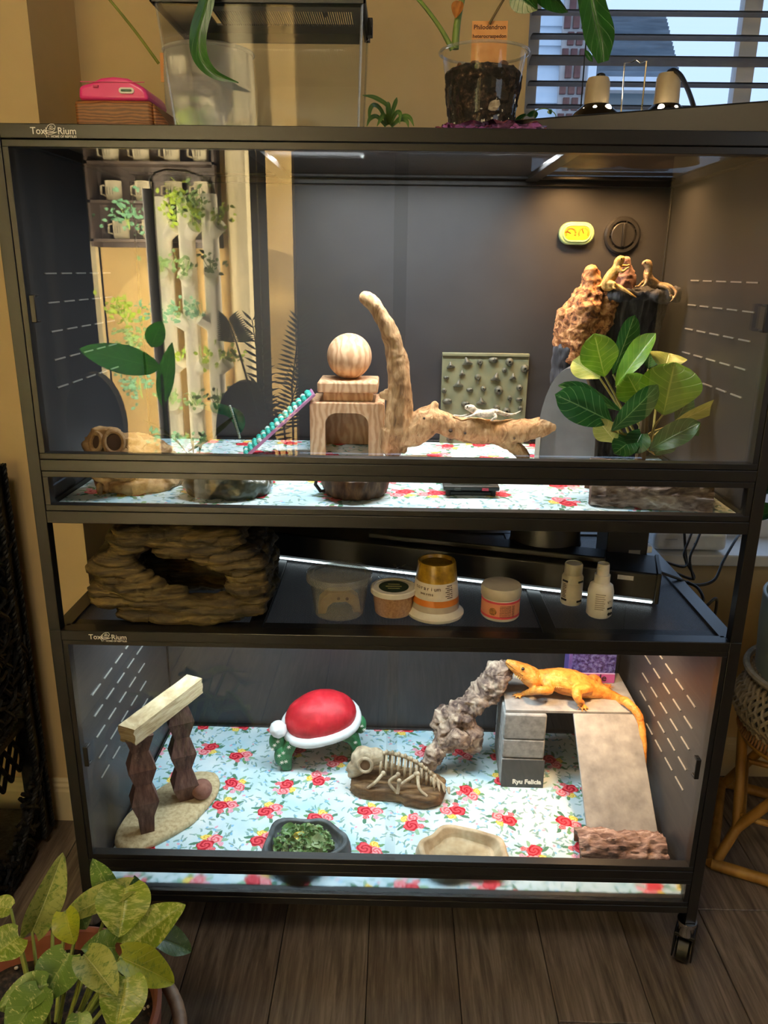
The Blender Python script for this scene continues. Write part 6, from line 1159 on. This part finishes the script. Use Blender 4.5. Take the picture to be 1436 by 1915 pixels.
for r,z in enumerate(rows):
    for c in range(4):
        if r==2 and c not in (0,1): continue
        mx=AR((212,268,325,378)[c]+(8 if r==2 else 0),z and 400,2.66).x; col_=('leftmost','second from left','third from left','fourth from left')[c]; mg=thing('mug','cream mug, %s on the %s shelf of the mug rack'%(col_,('top','middle','bottom')[r]),'mug',(mx,RY+.075,z),'mugs on the rack')
        part('mug_body',MB().lathe([(.030,0),(.036,.003),(.038,.05),(.038,.088),(.035,.088),(.035,.01),(0,.008)],(mx,RY+.075,z),24),MUGW,mg,True,45); part('mug_handle',MB().tube([(mx-.036,RY+.075,z+.07),(mx-.058,RY+.075,z+.066),(mx-.060,RY+.075,z+.03),(mx-.036,RY+.075,z+.022)],.005,8),MUGW,mg,True)
        for k in range(3): part('tall_letter',MB().box(mx-.018+.012*k,mx-.016+.012*k,RY+.112,RY+.1135,z+.025,z+.058),BLK,mg)
# hydroponic tower
TUBE=mat('white_pvc','#efe8d8',rough=.35,scale=10); tw=thing('hydroponic_tower','white vertical tube garden planted with herbs, mirrored in the upper glass','planter',(-.36,-2.45,0)); HERB=[leafmat('herb_a','#7d9a2e','#a8bd3c','#d0d87a'),leafmat('herb_b','#5f7f4a','#8aa56a','#c4d0a0'),leafmat('herb_c','#3f6a4a','#6f9a7c','#b0c9b4')]
rr=random.Random(21); cups=[]
for (px,pt,Y_) in ((303,368,2.50),(345,366,2.44),(388,362,2.42)):
    q=AR(px+12,600,Y_); zt_=AR(px,pt,Y_).z; tb_=part('tube',MB().lathe([(.037,.12),(.037,zt_-.01),(.034,zt_),(0,zt_)],(q.x,-Y_,0),28),TUBE,tw,True,45)
    for k in range(6):
        a=(k%3-1)*.95+pi/2+rr.uniform(-.2,.2); z=zt_-.18-.20*k; d=Vector((cos(a),sin(a),.75)).normalized(); p=Vector((q.x,-Y_,z)); mb=MB(); mb.tube([p,p+d*.055,p+d*.085],[.028,.030,.034],16); part('net_cup',mb,TUBE,tb_,True); cups.append((p+d*.09,d))
part('reservoir',MB().box(-.55,-.18,-2.62,-2.34,0,.12),TUBE,tw,bev=.01); 
def herb_label(i):
    k=('pale','curly','trailing')[i%3]+' herb'
    if i<18: return k+' in the %s pocket down the %s white tube'%(('first','second','third','fourth','fifth','sixth')[i%6],('left','middle','right')[i//6])
    return k+(' crowning the middle tube',' crowning the right tube',' beside the top of the black pole',' left of the black pole at mid height',' left of the black pole, lower clump',' left of the black pole, lowest clump')[i-18]
for i,(p,d) in enumerate(cups+[(AR(338,395,2.40),Vector((0,0,1))),(AR(362,400,2.38),Vector((0,0,1))),(AR(240,420,2.40),Vector((0,0,1))),(AR(232,600,2.40),Vector((-.3,.2,1))),(AR(245,650,2.38),Vector((-.3,.2,1))),(AR(260,740,2.36),Vector((-.5,.2,1)))]):
    hh=thing('herb',herb_label(i),'herb',p,'herbs in the tube garden'); mb=MB(); big=i>=len(cups)
    for k in range(70 if big else 26):
        u=Vector((rr.gauss(0,1),rr.gauss(0,1),rr.gauss(.3,.8))); s_=(p+d*.03)+u*(.045 if big else .030); e=s_+Vector((rr.uniform(-1,1),rr.uniform(-1,1),rr.uniform(-.2,1))).normalized()*rr.uniform(.018,.036); leaf(mb,s_,e,.016,(rr.uniform(-.4,.4),1,.4),0,.2,.2,'ovate',2,4)
    part('foliage',mb,HERB[i%3],hh,True,180); mb=MB(); 
    for k in range(4): mb.tube([p-d*.02,p+Vector((rr.uniform(-.04,.04),rr.uniform(-.04,.04),.05+.03*rr.random()))],.0015,5)
    part('stem',mb,STM,hh,True)
ga,gb=AR(274,352,2.20),AR(309,850,2.20); gl=thing('grow_or_fill_lamp','slim black grow light pole with a curved cable in front of the tube garden','lamp',(ga.x,-2.18,0)); gx=AR(292,600,2.20).x
part('pole',MB().box(gx-.022,gx+.022,-2.215,-2.188,.02,ga.z),DKPLAS,gl,bev=.003); part('pole_base',MB().lathe([(.12,0),(.12,.02),(0,.022)],(gx,-2.2,0),28),DKPLAS,gl); mb=MB(); mb.tube([tuple(AR(a,b,2.20)) for a,b in ((280,355),(277,335),(288,322),(305,316),(345,318),(380,330),(395,345),(400,362))],.004,8); part('cable_loop',mb,CAB,gl,True)
gx=AR(482,600,2.35).x; g2=thing('grow_or_fill_lamp','added slim black fill light pole between the bright column and wall strip, mirrored','lamp',(gx,-2.35,0)); part('pole',MB().box(gx-.015,gx+.015,-2.365,-2.335,.02,2.1),DKPLAS,g2,bev=.003); part('pole_base',MB().lathe([(.10,0),(.10,.02),(0,.022)],(gx,-2.35,0),28),DKPLAS,g2)  # pole added to go with the extra light on the wall strip
# palm and dark chairs nearer the glass
pm=thing('areca_palm','dark feathery palm standing behind the camera, mirrored in the glass','plant',(.0,-1.75,0)); DKG=leafmat('dark_palm_leaf','#12241a','#1f3a28','#33553c')
part('pot',MB().lathe([(.10,0),(.13,.25),(.12,.25),(0,.24)],(.20,-1.80,0),28),DKPLAS,pm,True,45)
for (pa,pb_) in (((500,800),(470,600)),((545,720),(560,600)),((530,800),(560,700)),((520,840),(480,720)),((440,640),(425,600))):
    a,b=AR(*pa,1.8),AR(*pb_,1.8); mb=MB(); mb.tube([(.20,-1.80,.24),tuple(a),tuple(b)],[.006,.004,.002],6)
    for k in range(16):
        f=k/15; p=a.lerp(b,f); 
        for s_ in (-1,1): e=p+Vector((s_*(.08-.04*f),0,.03+.03*f-.02)); leaf(mb,p,e,.010,(0,1,.3),0,.1,.15,'lance',2,5)
    part('frond',mb,DKG,pm,True,180)
CH=mat('charcoal_upholstery','#121315','#1a1b1e',rough=.8,scale=60)
def chair(lab,x,y,z1,w):
    c=thing('dining_chair',lab,'chair',(x,y,0)); part('backrest',MB().at(MX((x,y,0))).prism([(w*cos(a)/2*(1 if abs(cos(a))<.99 else 1),z1-.22+.22*sin(a)) for a in [pi*k/14 for k in range(15)]]+[(-w/2*.9,.55),(w/2*.9,.55)],-.03,.03),CH,c,True,40); part('seat',MB().box(x-w/2,x+w/2,y-.02,y+.40,.42,.48),CH,c,bev=.02)
    for a in (-1,1):
        for b in (.0,.38): part('leg',MB().tube([(x+a*w*.44,y+b,.43),(x+a*w*.46,y+b,0)],[.016,.010],8),CH,c,True)
p=AR(178,780,1.9); chair('dark upholstered round-backed chair, left of the two mirrored in the glass',p.x-.02,-1.95,AR(178,700,1.9).z,.24); p=AR(445,800,1.9); chair('dark upholstered round-backed chair, right of the two mirrored in the glass',p.x+.02,-1.95,AR(430,715,1.9).z,.24)
gl_=thing('rubber_plant','broad green leaf plant near the rear chairs, mirrored in the glass','plant',(AR(220,680,1.7).x,-1.7,0)); part('pot',MB().lathe([(.08,0),(.10,.2),(.09,.2),(0,.19)],(AR(250,680,1.7).x,-1.7,0),24),DKPLAS,gl_,True,45); BR=leafmat('broad_green','#2a8a2c','#46a83c','#9fd57a',tl=.75)
mb=MB(); q=AR(300,700,1.7); ctube(mb,[(q.x,-1.7,.2,.01),(q.x,-1.7,.6,.008),(*q,.005)],8); part('stem',mb,STM,gl_,True)
for (a,b,w) in (((300,690),(140,652),55),((280,650),(300,600),40),((300,760),(318,640),34)):
    p,q=AR(*a,1.7),AR(*b,1.7); part('leaf',leaf(MB(),p,q,w*mpp(AY(*a,1.7)),(0,1,.2),0,.1,.05,'ovate',6,10),BR,gl_,True,180)
